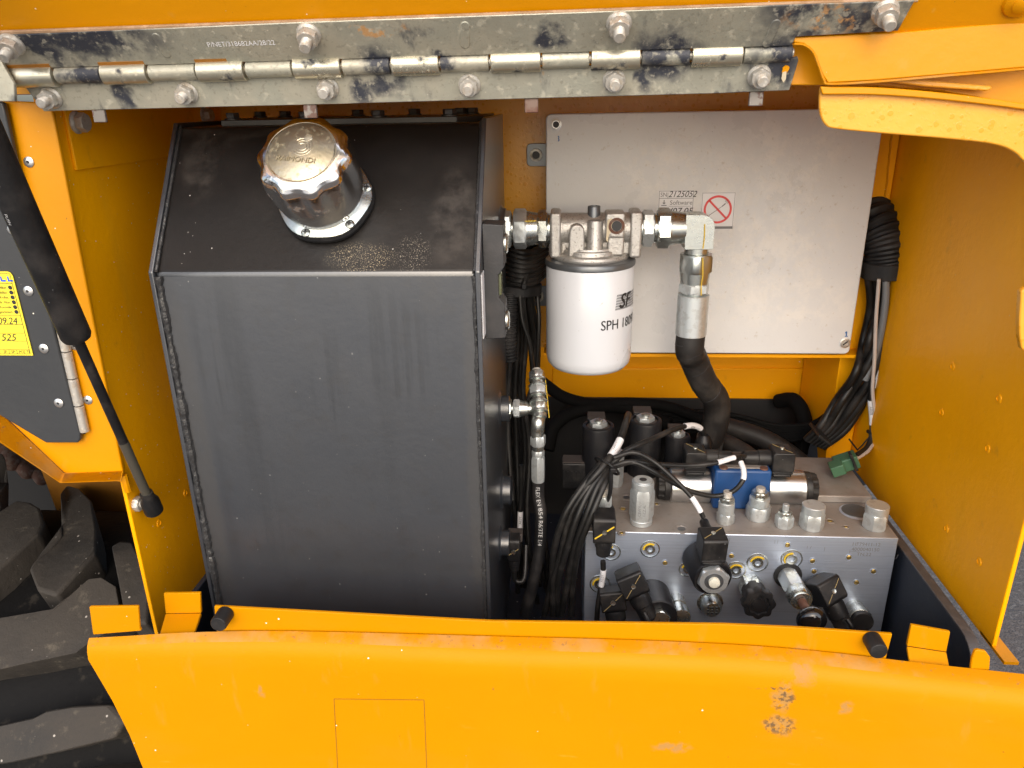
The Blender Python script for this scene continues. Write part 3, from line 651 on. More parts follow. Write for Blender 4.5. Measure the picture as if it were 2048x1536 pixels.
# ------------------------------------------------------------------ HYDRAULIC TANK
TX0, TX1, TY0, TY1 = -.351, -.0715, .600, .845
tank = thing('hydraulic_tank', 'big black steel oil tank with a sloped top and welded edges', 'tank', ((TX0+TX1)/2, .72, -.58))
prof = [(TY0, -.58), (TY0, -.13), (.683, -.0165), (TY1, -.0165), (TY1, -.58)]
bm = B(); vs0 = [bm.verts.new((TX0+.004, y, z)) for y, z in prof]; vs1 = [bm.verts.new((TX1-.004, y, z)) for y, z in prof]
n_ = len(prof); bm.faces.new(vs0); bm.faces.new(vs1[::-1])
fs = []
for i in range(n_):
    f_ = bm.faces.new((vs0[i], vs0[(i+1) % n_], vs1[(i+1) % n_], vs1[i]))
    if i == 1: f_.material_index = 1
obj('shell', bm, [m_tank, m_slope], tank, .003, 3)
so_ = [(TY0-.0035, -.58), (TY0-.0035, -.1285), (.681, -.0125), (TY1+.002, -.0125), (TY1+.002, -.58)]
for x0 in (TX0, TX1-.004):
    bm = B(); prism(bm, [V((x0, y, z)) for y, z in so_], (.004, 0, 0)); obj('side_plate', bm, m_tank, tank, .0008)
# weld beads
rnd = random.Random(3)
for (xx, d) in ((TX0+.0065, 1), (TX1-.0055, -1)):
    bm = B(); pts = [V((xx+d*rnd.uniform(-.0004, .0006), TY0-.0004, -.56+i*.0025)) for i in range(172)]
    rr = [(.0034 if d > 0 else .0018)*(1+.16*math.sin(i*.37)+.12*math.sin(i*.11+1))*rnd.uniform(.85, 1.12) for i in range(len(pts))]
    tube(bm, pts, .003, 8, sm=False, rf=lambda t: rr[int(t*(len(rr)-1))]); obj('weld_bead', bm, m_weld, tank)
    bm = B(); a, b = V((xx-d*.001, TY0-.001, -.129)), V((xx-d*.001, .683, -.0155)); pts = [a.lerp(b, i/60) for i in range(61)]
    rr2 = [.0016*rnd.uniform(.8, 1.2) for _ in pts]; tube(bm, pts, .002, 8, sm=False, rf=lambda t: rr2[int(t*60)]); obj('weld_bead', bm, m_weld, tank)
# top lid and its bolts
bm = B(); prism(bm, [V((-.316, .7, -.0165)), V((-.100, .7, -.0165)), V((-.079, .726, -.0165)), V((-.079, .83, -.0165)), V((-.34, .83, -.0165)), V((-.316, .7, -.0165))][:5], (0, 0, .0052)); obj('lid', bm, m_lid, tank, .0006)
for (px, r) in ((467, 0), (612, 0), (757, 0), (900, 0), (522, 1), (572, 1), (717, 1), (830, 1), (922, 1), (945, 1)):
    yy = .71 if r == 0 else .815
    q = P(px, 245, yy); put('lid_bolt', me_bolt, mat4((q.x, yy, -.0113), Z), tank)
# side bosses
for (py, yy, r) in ((817, .735, .014), (980, .735, .016), (1085, .70, .014)):
    q = P(1000, py, yy); z_ = q.z
    bm = B(); lathe(bm, (TX1-.001, yy, z_), X, [(0, r*1.5), (.0025, r*1.25), (.003, r), (.011, r), (.012, r*.8)], 24); obj('port_boss', bm, m_tank, tank)
bm = B(); lathe(bm, (TX1-.001, .80, P(1010, 457, .80).z), X, [(0, .026), (.003, .022), (.006, .021)], 24); obj('port_boss', bm, m_tank, tank)
# small data label on the side
bm = B(); q0 = P(962, 548, .607); box(bm, (TX1, .604, q0.z-.055), (TX1+.0006, .63, q0.z)); lb = obj('side_label', bm, m_lab, tank)

# filler cap -------------------------------------------------------
CB = sp(655, 404); CN = V((0, -.765, .644)).normalized()
cap = thing('filler_cap', 'shiny chrome scalloped filler cap on the sloped tank top', 'filler cap', tuple(CB))
cu_, cv_, _ = frame(CN, up=V((0, .589, .808)))
bm = B(); lathe(bm, CB+CN*.0002, CN, [(0, .0405), (.0035, .041), (.006, .0395)], 40, rf=lambda t, z: 1+.015*math.cos(6*t)); obj('rubber_gasket', bm, m_rub, cap)
bm = B(); lathe(bm, CB+CN*.006, CN, [(0, .0395), (.002, .0398), (.003, .0385), (.004, .034), (.006, .032)], 40, rf=lambda t, z: 1+.02*math.cos(6*t)); fl1 = obj('mounting_flange', bm, m_zinc, cap)
for k in range(6):
    th = math.radians(60*k+12); c = CB+CN*.0086+(cu_*math.cos(th)+cv_*math.sin(th))*.0368
    bm = B(); lathe(bm, c, CN, [(0, .0042), (.0012, .0040), (.0024, .0025)], 16)
    s_ = obj('screw', bm, m_zinc, fl1 if False else cap)
    bm = B(); obox(bm, c+CN*.0025, cu_, cv_, CN, (.0042, .0009, .0006)); obox(bm, c+CN*.0026, cu_, cv_, CN, (.0009, .0042, .0006)); obj('screw_slot', bm, m_ink, s_)
NL = 10
def cr(th, t):
    k = max(0, min(1, (t-.012)/.022)); k2 = 1 if t < .054 else max(0, 1-(t-.054)/.0043)
    return 1+.042*k*k2*math.cos(NL*th)
cp = [(.0, .0325), (.003, .0348), (.010, .0366), (.022, .0376), (.034, .0374), (.044, .0370), (.0495, .0364), (.0535, .0350), (.0562, .0325), (.0577, .0298), (.0583, .0276)]
bm = B(); prof2 = []
for i in range(len(cp)-1):
    for k in range(4):
        t = k/4; prof2.append((cp[i][0]*(1-t)+cp[i+1][0]*t, cp[i][1]*(1-t)+cp[i+1][1]*t))
prof2.append(cp[-1])
lathe(bm, CB+CN*.010, CN, prof2, 120, rf=cr); obj('cap_shell', bm, m_chrome, cap, ang=60)
bm = B(); lathe(bm, CB+CN*.0683, CN, [(0, .0276), (.0002, .0272), (-.0006, .0264), (.0006, .0252), (.0009, .001)], 60); ct = obj('cap_top', bm, m_captop, cap, ang=50)
fo = CB+CN*.0694; capfn = lambda x, y: fo+cu_*x+cv_*y
# embossed rings and lettering
emb = lambda: None
bm = B()
def ringtube(bm, cx, cy, r, w, a0=0, a1=360):
    pts = [fo-CN*.0002+cu_*(cx+r*math.cos(math.radians(a)))+cv_*(cy+r*math.sin(math.radians(a))) for a in np.linspace(a0, a1, 28)]
    tube(bm, pts, w, 6, sm=False)
for r in (.0032, .0055, .0077): ringtube(bm, .001, .004, r, .00045, -150, 130)
lathe(bm, fo-CN*.0004+cu_*.0045+cv_*.0125, CN, [(0, .0036), (.0006, .003), (.0009, .0005)], 18)
obj('embossed_logo', bm, m_captop, ct)
f = Flat(lambda x, y: capfn(x, y)+CN*.0002); 
bm = B(); ctx = T('RAIMONDI', .0072, 0, 'CENTER', 1.0)
f.text('RAIMONDI', -.003, -.0095, .0065, align='CENTER', rot=-.12); 
r_ = bmesh.ops.extrude_face_region(f.bm, geom=f.bm.faces[:]); bmesh.ops.translate(f.bm, verts=[v for v in r_['geom'] if isinstance(v, bmesh.types.BMVert)], vec=CN*.0004)
f.done('embossed_lettering', m_captop, ct)

# level gauge -----------------------------------------------------
gy = .632; g0 = P(968, 448, gy-.012); g1 = P(975, 678, gy-.012)
gau = thing('level_gauge', 'black plastic sight gauge housing bolted to the right side of the tank', 'level gauge', (TX1, gy, g1.z))
gz1, gz0 = g0.z, g1.z; gx = TX1+.0003
gx1 = P(1001, 560, gy-.012).x; gx2 = P(1007, 500, gy-.012).x
prof = [(gx, gz0), (gx2, gz0+.001), (gx2, gz0+.030), (gx2-.004, gz0+.036), (gx1-.002, gz0+.036), (gx1-.002, gz1-.042), (gx2-.004, gz1-.042), (gx2, gz1-.036), (gx2, gz1-.001), (gx, gz1)]
bm = B(); prism(bm, [V((x, gy-.012, z)) for x, z in prof], (0, .026, 0)); obj('housing', bm, m_gauge, gau, .0022, 3)
bm = B(); box(bm, (gx1-.003, gy-.006, gz0+.037), (gx1, gy+.008, gz1-.043)); obj('sight_glass', bm, mat('gauge_glass', (.12, .13, .07), .15), gau, .001)
for zz in (gz1-.018, gz0+.014):
    bm = B(); lathe(bm, (gx2, gy-.001, zz), X, [(0, .0085), (.0018, .0085), (.0030, .007), (.0034, .003)], 20); obj('bolt_head', bm, m_zinc, gau)

# ------------------------------------------------------------------ fittings
def stack(root, p, ax, items, up=None):
    """row of coaxial fitting pieces"""
    p = V(p); ax = V(ax).normalized()
    for it in items:
        nm, kind, L, r, m = it[:5]; bm = B()
        if kind == 'hex': hexa(bm, p, ax, L, r, phase=it[5] if len(it) > 5 else 0, up=up)
        elif kind == 'cyl': lathe(bm, p, ax, [(0, r-.0006), (.0006, r), (L-.0006, r), (L, r-.0006)], 28, up)
        elif kind == 'cone': lathe(bm, p, ax, [(0, r), (L, it[5])], 28, up)
        elif kind == 'thr': lathe(bm, p, ax, thread_prof(L, r), 20, up)
        elif kind == 'ribs':
            pr = []; k = 0
            while k*.006 < L-.004: pr += [(k*.006, r), (k*.006+.0045, r), (k*.006+.0048, r*.955), (k*.006+.0058, r*.955)]; k += 1
            pr.append((L, r)); lathe(bm, p, ax, pr, 28, up)
        if nm: obj(nm, bm, m, root)
        else: bm.free()
        p = p+ax*L
    return p
FY = .80; s8 = mpp(1050, 457, FY)
ax_z = P(1180, 457, FY).z
fa = P(1001, 457, FY); fa.z = ax_z
def xw(px): return P(px, 457, FY).x
lf = thing('inlet_fitting', 'zinc plated hex fitting between the tank side and the filter head', 'pipe fitting', (xw(1004), FY, ax_z))
stack(lf, (xw(1000), FY, ax_z), X, [('neck', 'cyl', xw(1004)-xw(1000), .014, m_zinc), ('hex_nut', 'hex', xw(1023)-xw(1004), .0195, m_zinc2, .2), ('neck', 'cyl', xw(1028)-xw(1023), .014, m_zinc),
      ('hex_nut', 'hex', xw(1054)-xw(1028), .0215, m_zinc2, .55), ('sleeve', 'cone', xw(1076)-xw(1054), .0185, m_zinc, .0165), ('hex_nut', 'hex', xw(1095)-xw(1076), .0200, m_zinc, .5), ('neck', 'cyl', xw(1101)-xw(1095), .016, m_zinc)])
bm = B(); tube(bm, [V((xw(1030), FY-.0165, ax_z+.0105)), V((xw(1052), FY-.0165, ax_z+.0105)), V((xw(1074), FY-.0140, ax_z+.0105))], .0006, 6); obj('paint_mark', bm, m_ymark, lf)
# filter -----------------------------------------------------------
fx = P(1178, 640, FY).x; FR = .0468
ft = P(1190, 549, FY-FR).z+.002; fb = P(1178, 752, FY-.035).z
filt = thing('oil_filter', 'white spin-on oil filter canister hanging under a cast aluminium head', 'oil filter', (fx, FY, fb))
bm = B(); H_ = ft-fb
lathe(bm, (fx, FY, fb), Z, [(0, .022), (.0006, .034), (.003, .0415), (.008, .0455), (.016, FR), (H_*.5, FR), (H_-.001, FR), (H_, FR-.001)], 64); can = obj('canister', bm, m_white, filt, ang=50)
bm = B(); lathe(bm, (fx, FY, ft-.0005), Z, [(0, FR+.0003), (.001, FR+.0012), (.0045, FR+.0014), (.0065, FR+.0002), (.0075, FR-.003), (.008, FR-.01)], 64); obj('rim', bm, m_ringg, filt)
def cfn(x, y):
    th = x/FR; return V((fx+math.sin(th)*(FR+.0004), FY-math.cos(th)*(FR+.0004), y))
f = Flat(cfn); tz = P(1215, 661, FY-FR*.95).z
tx0 = math.asin(min(.99, (P(1201, 655, FY-FR).x-fx)/FR))*FR
f.text('SPH 18090', tx0, tz, .0150, sx=.84); f.text('SPH 18090', tx0+.0003, tz+.0001, .0150, sx=.84); f.done('lettering', m_ink, can)
f = Flat(cfn); lz0, lz1 = P(1232, 620, FY-FR*.8).z, P(1232, 588, FY-FR*.8).z; lx = math.asin(min(.99, (P(1231, 600, FY-FR*.8).x-fx)/FR))*FR; lh = lz1-lz0
for i in range(26):
    x_ = lx+i*.00145; 
    for k in range(6): f.line(x_+.0003*k, lz0+lh*k/6, x_+.0003*(k+1)+.0004, lz0+lh*(k+.72)/6, .0007)
f.text('SF', lx+.0045, lz0+.0015, lh*1.25, shear=.25, sx=.9)
for dx, dy in ((.0005, 0), (-.0005, .0003), (.0003, .0005), (0, -.0005)): f.text('SF', lx+.0045+dx, lz0+.0015+dy, lh*1.25, shear=.25, sx=.9)
f.done('logo', m_ink, can)
# head
hz0, hz1 = ft+.007, ax_z+.019
bm = B(); cyl(bm, (xw(1104), FY, ax_z), (xw(1280), FY, ax_z), .0165, 32, ch=.001); obj('head_barrel', bm, m_cast, filt, .001)
bm = B(); lathe(bm, (fx, FY, ft+.006), Z, [(0, .040), (.003, .041), (.0055, .040), (.006, .031), (.010, .030), (.011, .028), (.013, .0275)], 48); obj('head_base', bm, m_cast, filt)
zb0 = ft+.013
for (a, b_) in ((1101, 1122), (1258, 1281)):
    bm = B(); box(bm, (xw(a), FY-.019, zb0-.004), (xw(b_), FY+.019, hz1)); obj('head_flange', bm, m_cast, filt, .0025, 3)
bm = B(); box(bm, (xw(1120), FY-.010, zb0-.003), (xw(1262), FY+.020, hz1-.006)); obj('head_web', bm, m_cast, filt, .003, 3)
bm = B()
pts = [V((xw(1153), FY-.024, zb0-.002))+X*a+Z*b for a, b in [(-.0085, 0), (.0085, 0), (.0080, .022)]+[(.0078*math.cos(t), .026+.0078*math.sin(t)) for t in np.linspace(0, math.pi, 9)]+[(-.0080, .022)]]
prism(bm, pts, (0, .02, 0)); obj('arched_boss', bm, m_cast, filt, .002, 3)
bm = B(); lathe(bm, (xw(1189), FY-.018, zb0-.002), Z, [(0, .0098), (.002, .0086), (.036, .0080), (.037, .0075)], 24); obj('pin_boss', bm, m_cast, filt)
bm = B(); lathe(bm, (xw(1187), FY-.004, hz1-.012), Z, [(0, .0068), (.016, .0066), (.017, .006), (.0172, .004), (.0150, .0038)], 24); obj('plug_stub', bm, m_ringg, filt)
bm = B(); box(bm, (xw(1209), FY-.025, ax_z-.006), (xw(1246), FY+.006, hz1)); hexx = obj('square_boss', bm, m_cast, filt, .002, 3)
bm = B(); box(bm, (xw(1214), FY-.021, zb0-.001), (xw(1246), FY, ax_z-.005)); obj('boss_leg', bm, m_cast, filt, .002, 3)
hc = V((xw(1230), FY-.0252, P(1230, 452, FY-.025).z))
bm = B(); lathe(bm, hc, -Y, [(-.002, .0085), (.0008, .0082), (.0012, .0056), (-.0015, .0052)], 24); obj('port_ring', bm, m_rust, filt)
bm = B(); lathe(bm, hc-Y*.0002, -Y, [(0, .0052), (.0003, .005)], 20); obj('port_hole', bm, m_ink, filt)
bm = B(); prism(bm, [V((xw(a), FY-.0256, P(a, b, FY-.0256).z)) for a, b in ((1212, 440), (1220, 436), (1225, 447), (1222, 460), (1216, 470), (1214, 485), (1210, 480), (1211, 460))], (0, .0012, 0)); obj('cracked_paint', bm, m_tray2, filt, .0004)

# outlet elbow ------------------------------------------------------
of = thing('outlet_elbow', 'zinc elbow with hex nuts turning down from the filter to the hose', 'pipe fitting', tuple(P(1395, 460, FY)))
stack(of, (xw(1279), FY, ax_z), X, [('neck', 'cyl', xw(1284)-xw(1279), .016, m_zinc), ('hex_nut', 'hex', xw(1306)-xw(1284), .0195, m_zinc2, .15), ('neck', 'cyl', xw(1313)-xw(1306), .0155, m_zinc),
      ('hex_nut', 'hex', xw(1340)-xw(1313), .0210, m_zinc, .3), ('sleeve', 'cone', xw(1369)-xw(1340), .0180, m_zinc, .0158)])
ec = V((P(1396, 457, FY).x, FY, ax_z)); 
bm = B()
e0 = xw(1367); er = .0150
pts = [(e0, ax_z-er), (e0, ax_z+er)]+[(ec.x+.002+(.0125)*math.cos(t), ax_z+er-.0125+.0125*math.sin(t)) for t in np.linspace(math.pi/2, 0, 7)]+[(ec.x+.0145, ax_z-.020), (ec.x-.0145, ax_z-.020), (ec.x-.0145, ax_z-er)]
prism(bm, [V((x, FY-.0145, z)) for x, z in pts], (0, .029, 0)); obj('elbow_body', bm, m_zinc, of, .003, 3)
q = stack(of, ec-Z*.020, -Z, [('neck', 'cyl', .007, .0125, m_zinc), ('hex_nut', 'hex', .0195, .0190, m_zinc, .1), ('sleeve', 'cone', .0115, .0162, m_zinc, .0150), ('hex_nut', 'hex', .0105, .0168, m_zinc2, .35), ('neck', 'cyl', .002, .0125, m_zinc)])
bm = B(); tube(bm, [ec+V((.004, -.0152, .006)), ec+V((.0045, -.0152, -.008)), ec+V((.004, -.0150, -.019))], .0006, 6); obj('paint_mark', bm, m_ymark, of)
bm = B(); tube(bm, [ec+V((.004, -.0178, -.028)), ec+V((.0052, -.0180, -.046)), ec+V((.0048, -.0160, -.056)), ec+V((.0055, -.0155, -.068))], .0006, 6); obj('paint_mark', bm, m_ymark, of)
rh = thing('return_hose', 'thick black wrapped hose with a silver ferrule dropping from the elbow', 'hose', tuple(q))
stack(rh, q, -Z, [('ferrule', 'cyl', .0455, .0168, m_zinc2)])
q2 = q-Z*.043
hpts = [q2, q2-Z*.02, P(1386, 715, .815), P(1408, 765, .83), P(1432, 800, .85), P(1432, 840, .86), P(1419, 885, .865), P(1412, 930, .87)]
bm = B(); frh = tube(bm, hpts, .0158, 24, 10); hz = obj('hose_body', bm, m_hose, rh)
for i0 in (6, 20, 30):
    bm = B(); pts = []
    for k in range(26):
        j = min(len(frh)-2, i0+k//6); p_, u_1, v_1, t_1 = frh[j]; nxt = frh[j+1][0]; pp_ = p_.lerp(nxt, (k % 6)/6)
        th = 2*math.pi*k/26+2.2; pts.append(pp_+(u_1*math.cos(th)+v_1*math.sin(th))*.0157)
    tube(bm, pts, .0005, 5, sm=False); obj('wrap_seam', bm, m_ink, rh)
bm = B(); c0, c1 = P(1421, 872, .865), P(1416, 905, .868); cyl(bm, c0, c1, .0165, 24, ch=.001); obj('clamp', bm, m_ringg, rh)

# ------------------------------------------------------------------ CONTROL BOX
bx0, bx1 = P(1092, 400, BY).x, P(1765, 258, BY).x; bz1, bz0 = P(1092, 228, BY).z, P(1095, 705, BY).z
cb = thing('control_box', 'light grey metal control box with two small stickers on its lid', 'control box', ((bx0+bx1)/2, BY+.02, bz0))
bm = B(); prism(bm, [V((a, BY, b)) for a, b in rrect(bx0, bz0, bx1, bz1, .006)], (0, .012, 0)); lid = obj('lid', bm, m_box, cb, .0015, 3)
bm = B(); box(bm, (bx0+.003, BY+.0125, bz0+.003), (bx1-.003, YB-.001, bz1-.003)); obj('case', bm, m_ringg, cb, .002)
for (px, py, vis) in ((1112, 249, 0), (1690, 686, 1)):
    c = P(px, py, BY); bm = B(); lathe(bm, c-Y*.0002, -Y, [(-.001, .0062), (.0006, .0062), (.0009, .0048), (.0002, .0042)], 24); s_ = obj('screw_collar', bm, m_rivet, cb)
    bm = B(); lathe(bm, c-Y*.0004, -Y, [(0, .0036), (.0003, .0034)], 16); obj('screw_recess', bm, m_ink if not vis else m_nut, s_)
    if vis: bm = B(); obox(bm, c-Y*.0011, V((.7, 0, .7)).normalized(), V((-.7, 0, .7)).normalized(), Y, (.007, .0012, .0008)); obj('screw_slot', bm, m_ink, s_)
f = Flat(lambda x, y: P(1116, 272, BY-.0004)+X*x+Z*y)
f.pl([(0, 0), (.0012, -.001), (.0005, -.003), (.0015, -.0045), (0, -.0055)], .0012); f.done('pen_mark', m_pen, cb)
f = Flat(lambda x, y: P(1692, 668, BY-.0004)+X*x+Z*y); f.pl([(-.001, .001), (.0005, .003), (.0006, -.003)], .0013); f.pl([(-.001, -.003), (.0025, -.0028)], .0009); f.done('pen_mark', m_pen, cb)
for (px, py) in ((1072, 310), (1076, 592)):
    c = P(px, py, YB-.004); bm = B(); prism(bm, [V((c.x+a, YB-.004, c.z+b)) for a, b in rrect(-.011, -.013, .03, .013, .005)], (0, .003, 0)); t_ = obj('mounting_tab', bm, m_ringg, cb, .0006)
    bm = B(); lathe(bm, c-Y*.0002, -Y, [(0, .0075), (.003, .0072), (.0032, .0048), (.001, .0044)], 20); obj('tab_bolt', bm, m_nut, t_)
    bm = B(); lathe(bm, c-Y*.0012, -Y, [(0, .0043), (.0003, .0042)], 16); obj('bolt_recess', bm, m_ink, t_)
# stickers
def stick(name, px0, py0, px1, py1, m=m_lab, y=BY):
    a, b = P(px0, py1, y-.0006), P(px1, py0, y-.0006)
    W, Hh = b.x-a.x, b.z-a.z; O = V((a.x, y-.0006, a.z)); bm = B()
    prism(bm, [O+X*p+Z*q for p, q in rrect(0, 0, W, Hh, .0025)], (0, .0005, 0)); o = obj(name, bm, m, cb)
    return o, W, Hh, (lambda x, y_: O+X*x+Z*y_-Y*.0003)
o, W, Hh, fn = stick('serial_sticker', 1315, 380, 1389, 434)
f = Flat(fn); f.rframe(.0006, .0006, W-.0006, Hh-.0006, .0005); f.line(.0006, Hh*.70, W-.0006, Hh*.70, .0005); f.text('SN|', .002, Hh*.76, .0068, sx=.9); f.text('Software', .013, Hh*.46, .0070); f.line(.012, Hh*.40, W-.003, Hh*.40, .0003); f.line(.011, Hh*.08, W-.004, Hh*.08, .0003)
f.rect(.0035, Hh*.42, .0095, Hh*.45); f.rect(.0060, Hh*.52, .0070, Hh*.64); f.poly([(.0045, Hh*.54), (.0085, Hh*.54), (.0065, Hh*.47)]); f.done('lettering', m_greyink, o)
f = Flat(fn); f.text('2125052', .0105, Hh*.745, .0098, shear=.35, sx=.92); f.text('V07.05', .0095, Hh*.10, .0105, shear=.2, sx=1.0); f.done('handwriting', m_ink, o)
o, W, Hh, fn = stick('warning_sticker', 1399, 384, 1472, 459)
f = Flat(fn); f.rframe(.0006, .0006, W-.0006, Hh-.0006, .0004); f.rect(.0006, .001, W-.0006, .0035); f.text('JET WASH', 1, 1, .001) if False else None
f.pl([(W*.25, Hh*.38), (W*.62, Hh*.62)], .0006); f.pl([(W*.62, Hh*.62), (W*.72, Hh*.70)], .0012)
for k in range(4): f.line(W*.70+k*.0008, Hh*.74-k*.0007, W*.74+k*.0010, Hh*.82-k*.0007, .0004)
f.done('print', m_greyink, o)
f = Flat(fn); f.ring(W*.5, Hh*.54, W*.355, W*.42); a_ = math.radians(135); f.line(W*.5+W*.37*math.cos(a_), Hh*.54+W*.37*math.sin(a_), W*.5-W*.37*math.cos(a_), Hh*.54-W*.37*math.sin(a_), .0022); f.done('prohibition_sign', m_red, o)

# ------------------------------------------------------------------ TRAY
tray = thing('drip_tray', 'blue-black steel tray under the tank and valve block', 'tray', (0, .77, -.61))
bm = B(); box(bm, (-.39, .535, -.605), (.36, 1.02, -.600)); obj('tray_floor', bm, m_tray, tray)
bm = B(); prism(bm, [V((.36, y, z)) for y, z in [(1.02, -.60), (1.02, -.4485)]+[(.575-.028*math.sin(t), -.4485-.03*(1-math.cos(t))) for t in np.linspace(0, math.pi/2, 7)]+[(.547, -.60)]], (-.0085, 0, 0)); obj('tray_side', bm, m_tray, tray, .001)
bm = B(); prism(bm, [V((.3605, y, z)) for y, z in [(1.02, -.449), (1.02, -.4465)]+[(.575-.0300*math.sin(t), -.4465-.032*(1-math.cos(t))) for t in np.linspace(0, math.pi/2, 7)]+[(.543, -.52), (.547, -.52)]+[(.575-.028*math.sin(t), -.449-.03*(1-math.cos(t))) for t in np.linspace(math.pi/2, 0, 7)]], (-.0095, 0, 0)); obj('tray_rim', bm, m_rim, tray, .0006)
bm = B(); box(bm, (-.392, .56, -.60), (-.386, 1.0, -.475)); obj('tray_side', bm, m_tray, tray, .001)
bm = B(); prism(bm, [P(1605, 880, .96), P(1665, 868, .96), P(1745, 960, .90), P(1700, 990, .90), P(1600, 990, .95)], (0, .006, 0)); obj('tray_bracket', bm, m_tray, tray)

# ------------------------------------------------------------------ LOWER PANEL
lpn = thing('lower_panel', 'yellow bulging lower body panel with upright tabs along its top edge', 'body panel', (0, .5, -.9))
inner = [(150, 1281), (180, 1279), (430, 1263), (640, 1266), (1000, 1277), (1300, 1284), (1600, 1300), (1800, 1326), (1930, 1340), (2048, 1352), (2250, 1375)]
outer = [(150, 1303), (181, 1302), (430, 1294), (640, 1299), (1000, 1318), (1300, 1324), (1600, 1341), (1800, 1370), (1930, 1384), (2048, 1398), (2250, 1425)]
ZI, ZO = -.4385, -.446
def interp(tab, x):
    for (a, b), (c, d) in zip(tab, tab[1:]):
        if a <= x <= c: t = (x-a)/(c-a); t = t*t*(3-2*t) if False else t; return b+(d-b)*t
    return tab[-1][1]
bm = B(); cols = []
xs_ = [181, 200, 215, 232, 246, 258, 270, 290]+list(range(320, 2250, 45))+[2250]
edge = [(181, 0), (200, 0), (2250, 0)]
sideL = [(0, 181), (20, 190), (70, 218), (150, 247), (238, 271), (330, 285), (900, 330)]
SM = lambda tab, x: np.interp(x, np.linspace(150, 2250, 60), np.convolve(np.pad(np.interp(np.linspace(150, 2250, 60), [a for a, b in tab], [b for a, b in tab]), 4, mode='edge'), np.ones(9)/9, 'valid'))
for px in xs_:
    pi_ = P(px, SM(inner, px), z=ZI); po = P(px, SM(outer, px), z=ZO)
    if px == 181: pi_.x = P(180, 1279, z=ZI).x; po.x = pi_.x
    c = [pi_, pi_.lerp(po, .30)+Z*.0006, pi_.lerp(po, .62)+Z*.0002, pi_.lerp(po, .86)-Z*.0022, po-Z*.008]
    for k, dz in enumerate((.02, .05, .09, .14, .2, .35, .6)):
        c.append(po+V((0, -.004*math.sin(min(1.5, dz*6)), -dz)))
    cols.append(c)
# concave left edge of the face
x0 = cols[0][4].x
for i, c in enumerate(cols):
    for j in range(5, len(c)):
        dz = (.02, .05, .09, .14, .2, .35, .6)[j-5]
        lim = x0+[.004, .013, .022, .029, .034, .04, .05][j-5]
        t = max(0, min(1, (c[j].x-x0)/.12)); 
        if t < 1: c[j].x = lim+(c[j].x-x0)*(.12-(lim-x0))/.12
vv = [[bm.verts.new(p) for p in c] for c in cols]
for i in range(len(vv)-1):
    for j in range(len(vv[0])-1):
        f_ = bm.faces.new((vv[i][j], vv[i+1][j], vv[i+1][j+1], vv[i][j+1])); f_.material_index = 1 if j < 2 else 0
bmesh.ops.recalc_face_normals(bm, faces=bm.faces)
bmesh.ops.solidify(bm, geom=bm.faces[:], thickness=.003); obj('panel_skin', bm, [m_panel, m_grimy], lpn, ang=50)
def ledge(px): return P(px, SM(inner, px), z=ZI)
# long lip
bm = B(); top = []; bot = []
for px in np.linspace(432, 1772, 30):
    b_ = ledge(px); ty = np.interp(px, [430, 980, 1450, 1600, 1782], [1213, 1243, 1249, 1256, 1269])
    t_ = P(px-(2 if px < 440 else 0), ty, b_.y+.001); top.append(t_); bot.append(V((b_.x, b_.y+.001, ZI-.001)))
top[0].x -= .0008; top[-1].x += .005; 
for i in range(len(top)-1):
    a, b_, c, d = [bm.verts.new(p) for p in (bot[i], bot[i+1], top[i+1], top[i])]; bm.faces.new((a, b_, c, d))
bmesh.ops.remove_doubles(bm, verts=bm.verts, dist=1e-5); bmesh.ops.solidify(bm, geom=bm.faces[:], thickness=.003); obj('lip', bm, m_panel, lpn, .0006)
def tabpx(pts, y, name='tab', th=.003):
    bm = B(); prism(bm, [P(a, b, y) for a, b in pts], (0, th, 0)); obj(name, bm, m_panel, lpn, .0008)
yl = ledge(230).y
tabpx([(178, 1214), (276, 1213), (279, 1256), (282, 1262), (186, 1270), (184, 1258)], yl)
# raised second tab: slanted foot then upright
b0 = ledge(325); b1 = ledge(387); bm = B()
q = [V((b0.x-.003, b0.y, ZI-.0005)), V((b1.x, b1.y, ZI-.0005)), P(402, 1226, b1.y+.024), P(331, 1227, b1.y+.024)]
prism(bm, q, (0, .001, -.003)); q2_ = [q[3], q[2], P(400, 1186, b1.y+.024), P(327, 1187, b1.y+.024)]; prism(bm, [v-Z*.0001 for v in q2_], (0, .003, 0)); obj('tab', bm, m_panel, lpn, .0006)
b0 = ledge(1820); b1 = ledge(1900); bm = B()
q = [V((b0.x, b0.y, ZI-.0005)), V((b1.x, b1.y, ZI-.0005)), P(1893, 1304, b1.y+.014), P(1814, 1292, b1.y+.014)]
prism(bm, q, (0, .001, -.003)); q2_ = [q[3], q[2], P(1901, 1264, b1.y+.014), P(1823, 1250, b1.y+.014)]; prism(bm, [v-Z*.0001 for v in q2_], (0, .003, 0)); obj('tab', bm, m_panel, lpn, .0006)
yl = ledge(1955).y
tabpx([(1941, 1340), (1944, 1318), (1950, 1302), (1957, 1300), (1972, 1303), (1981, 1315), (1979, 1346)], yl)
for (px, py, dx, lab_) in ((452, 1226, 0, 'left'), (1743, 1277, 0, 'right')):
    yb = ledge(px).y; c = P(px, py, yb+.001)
    bm = B(); lathe(bm, c, -Y, [(0, .0073), (.0145, .0073), (.016, .0066), (.0163, .004)], 28); obj('rubber_buffer', bm, m_rub, lpn, .0003)
f_ = None

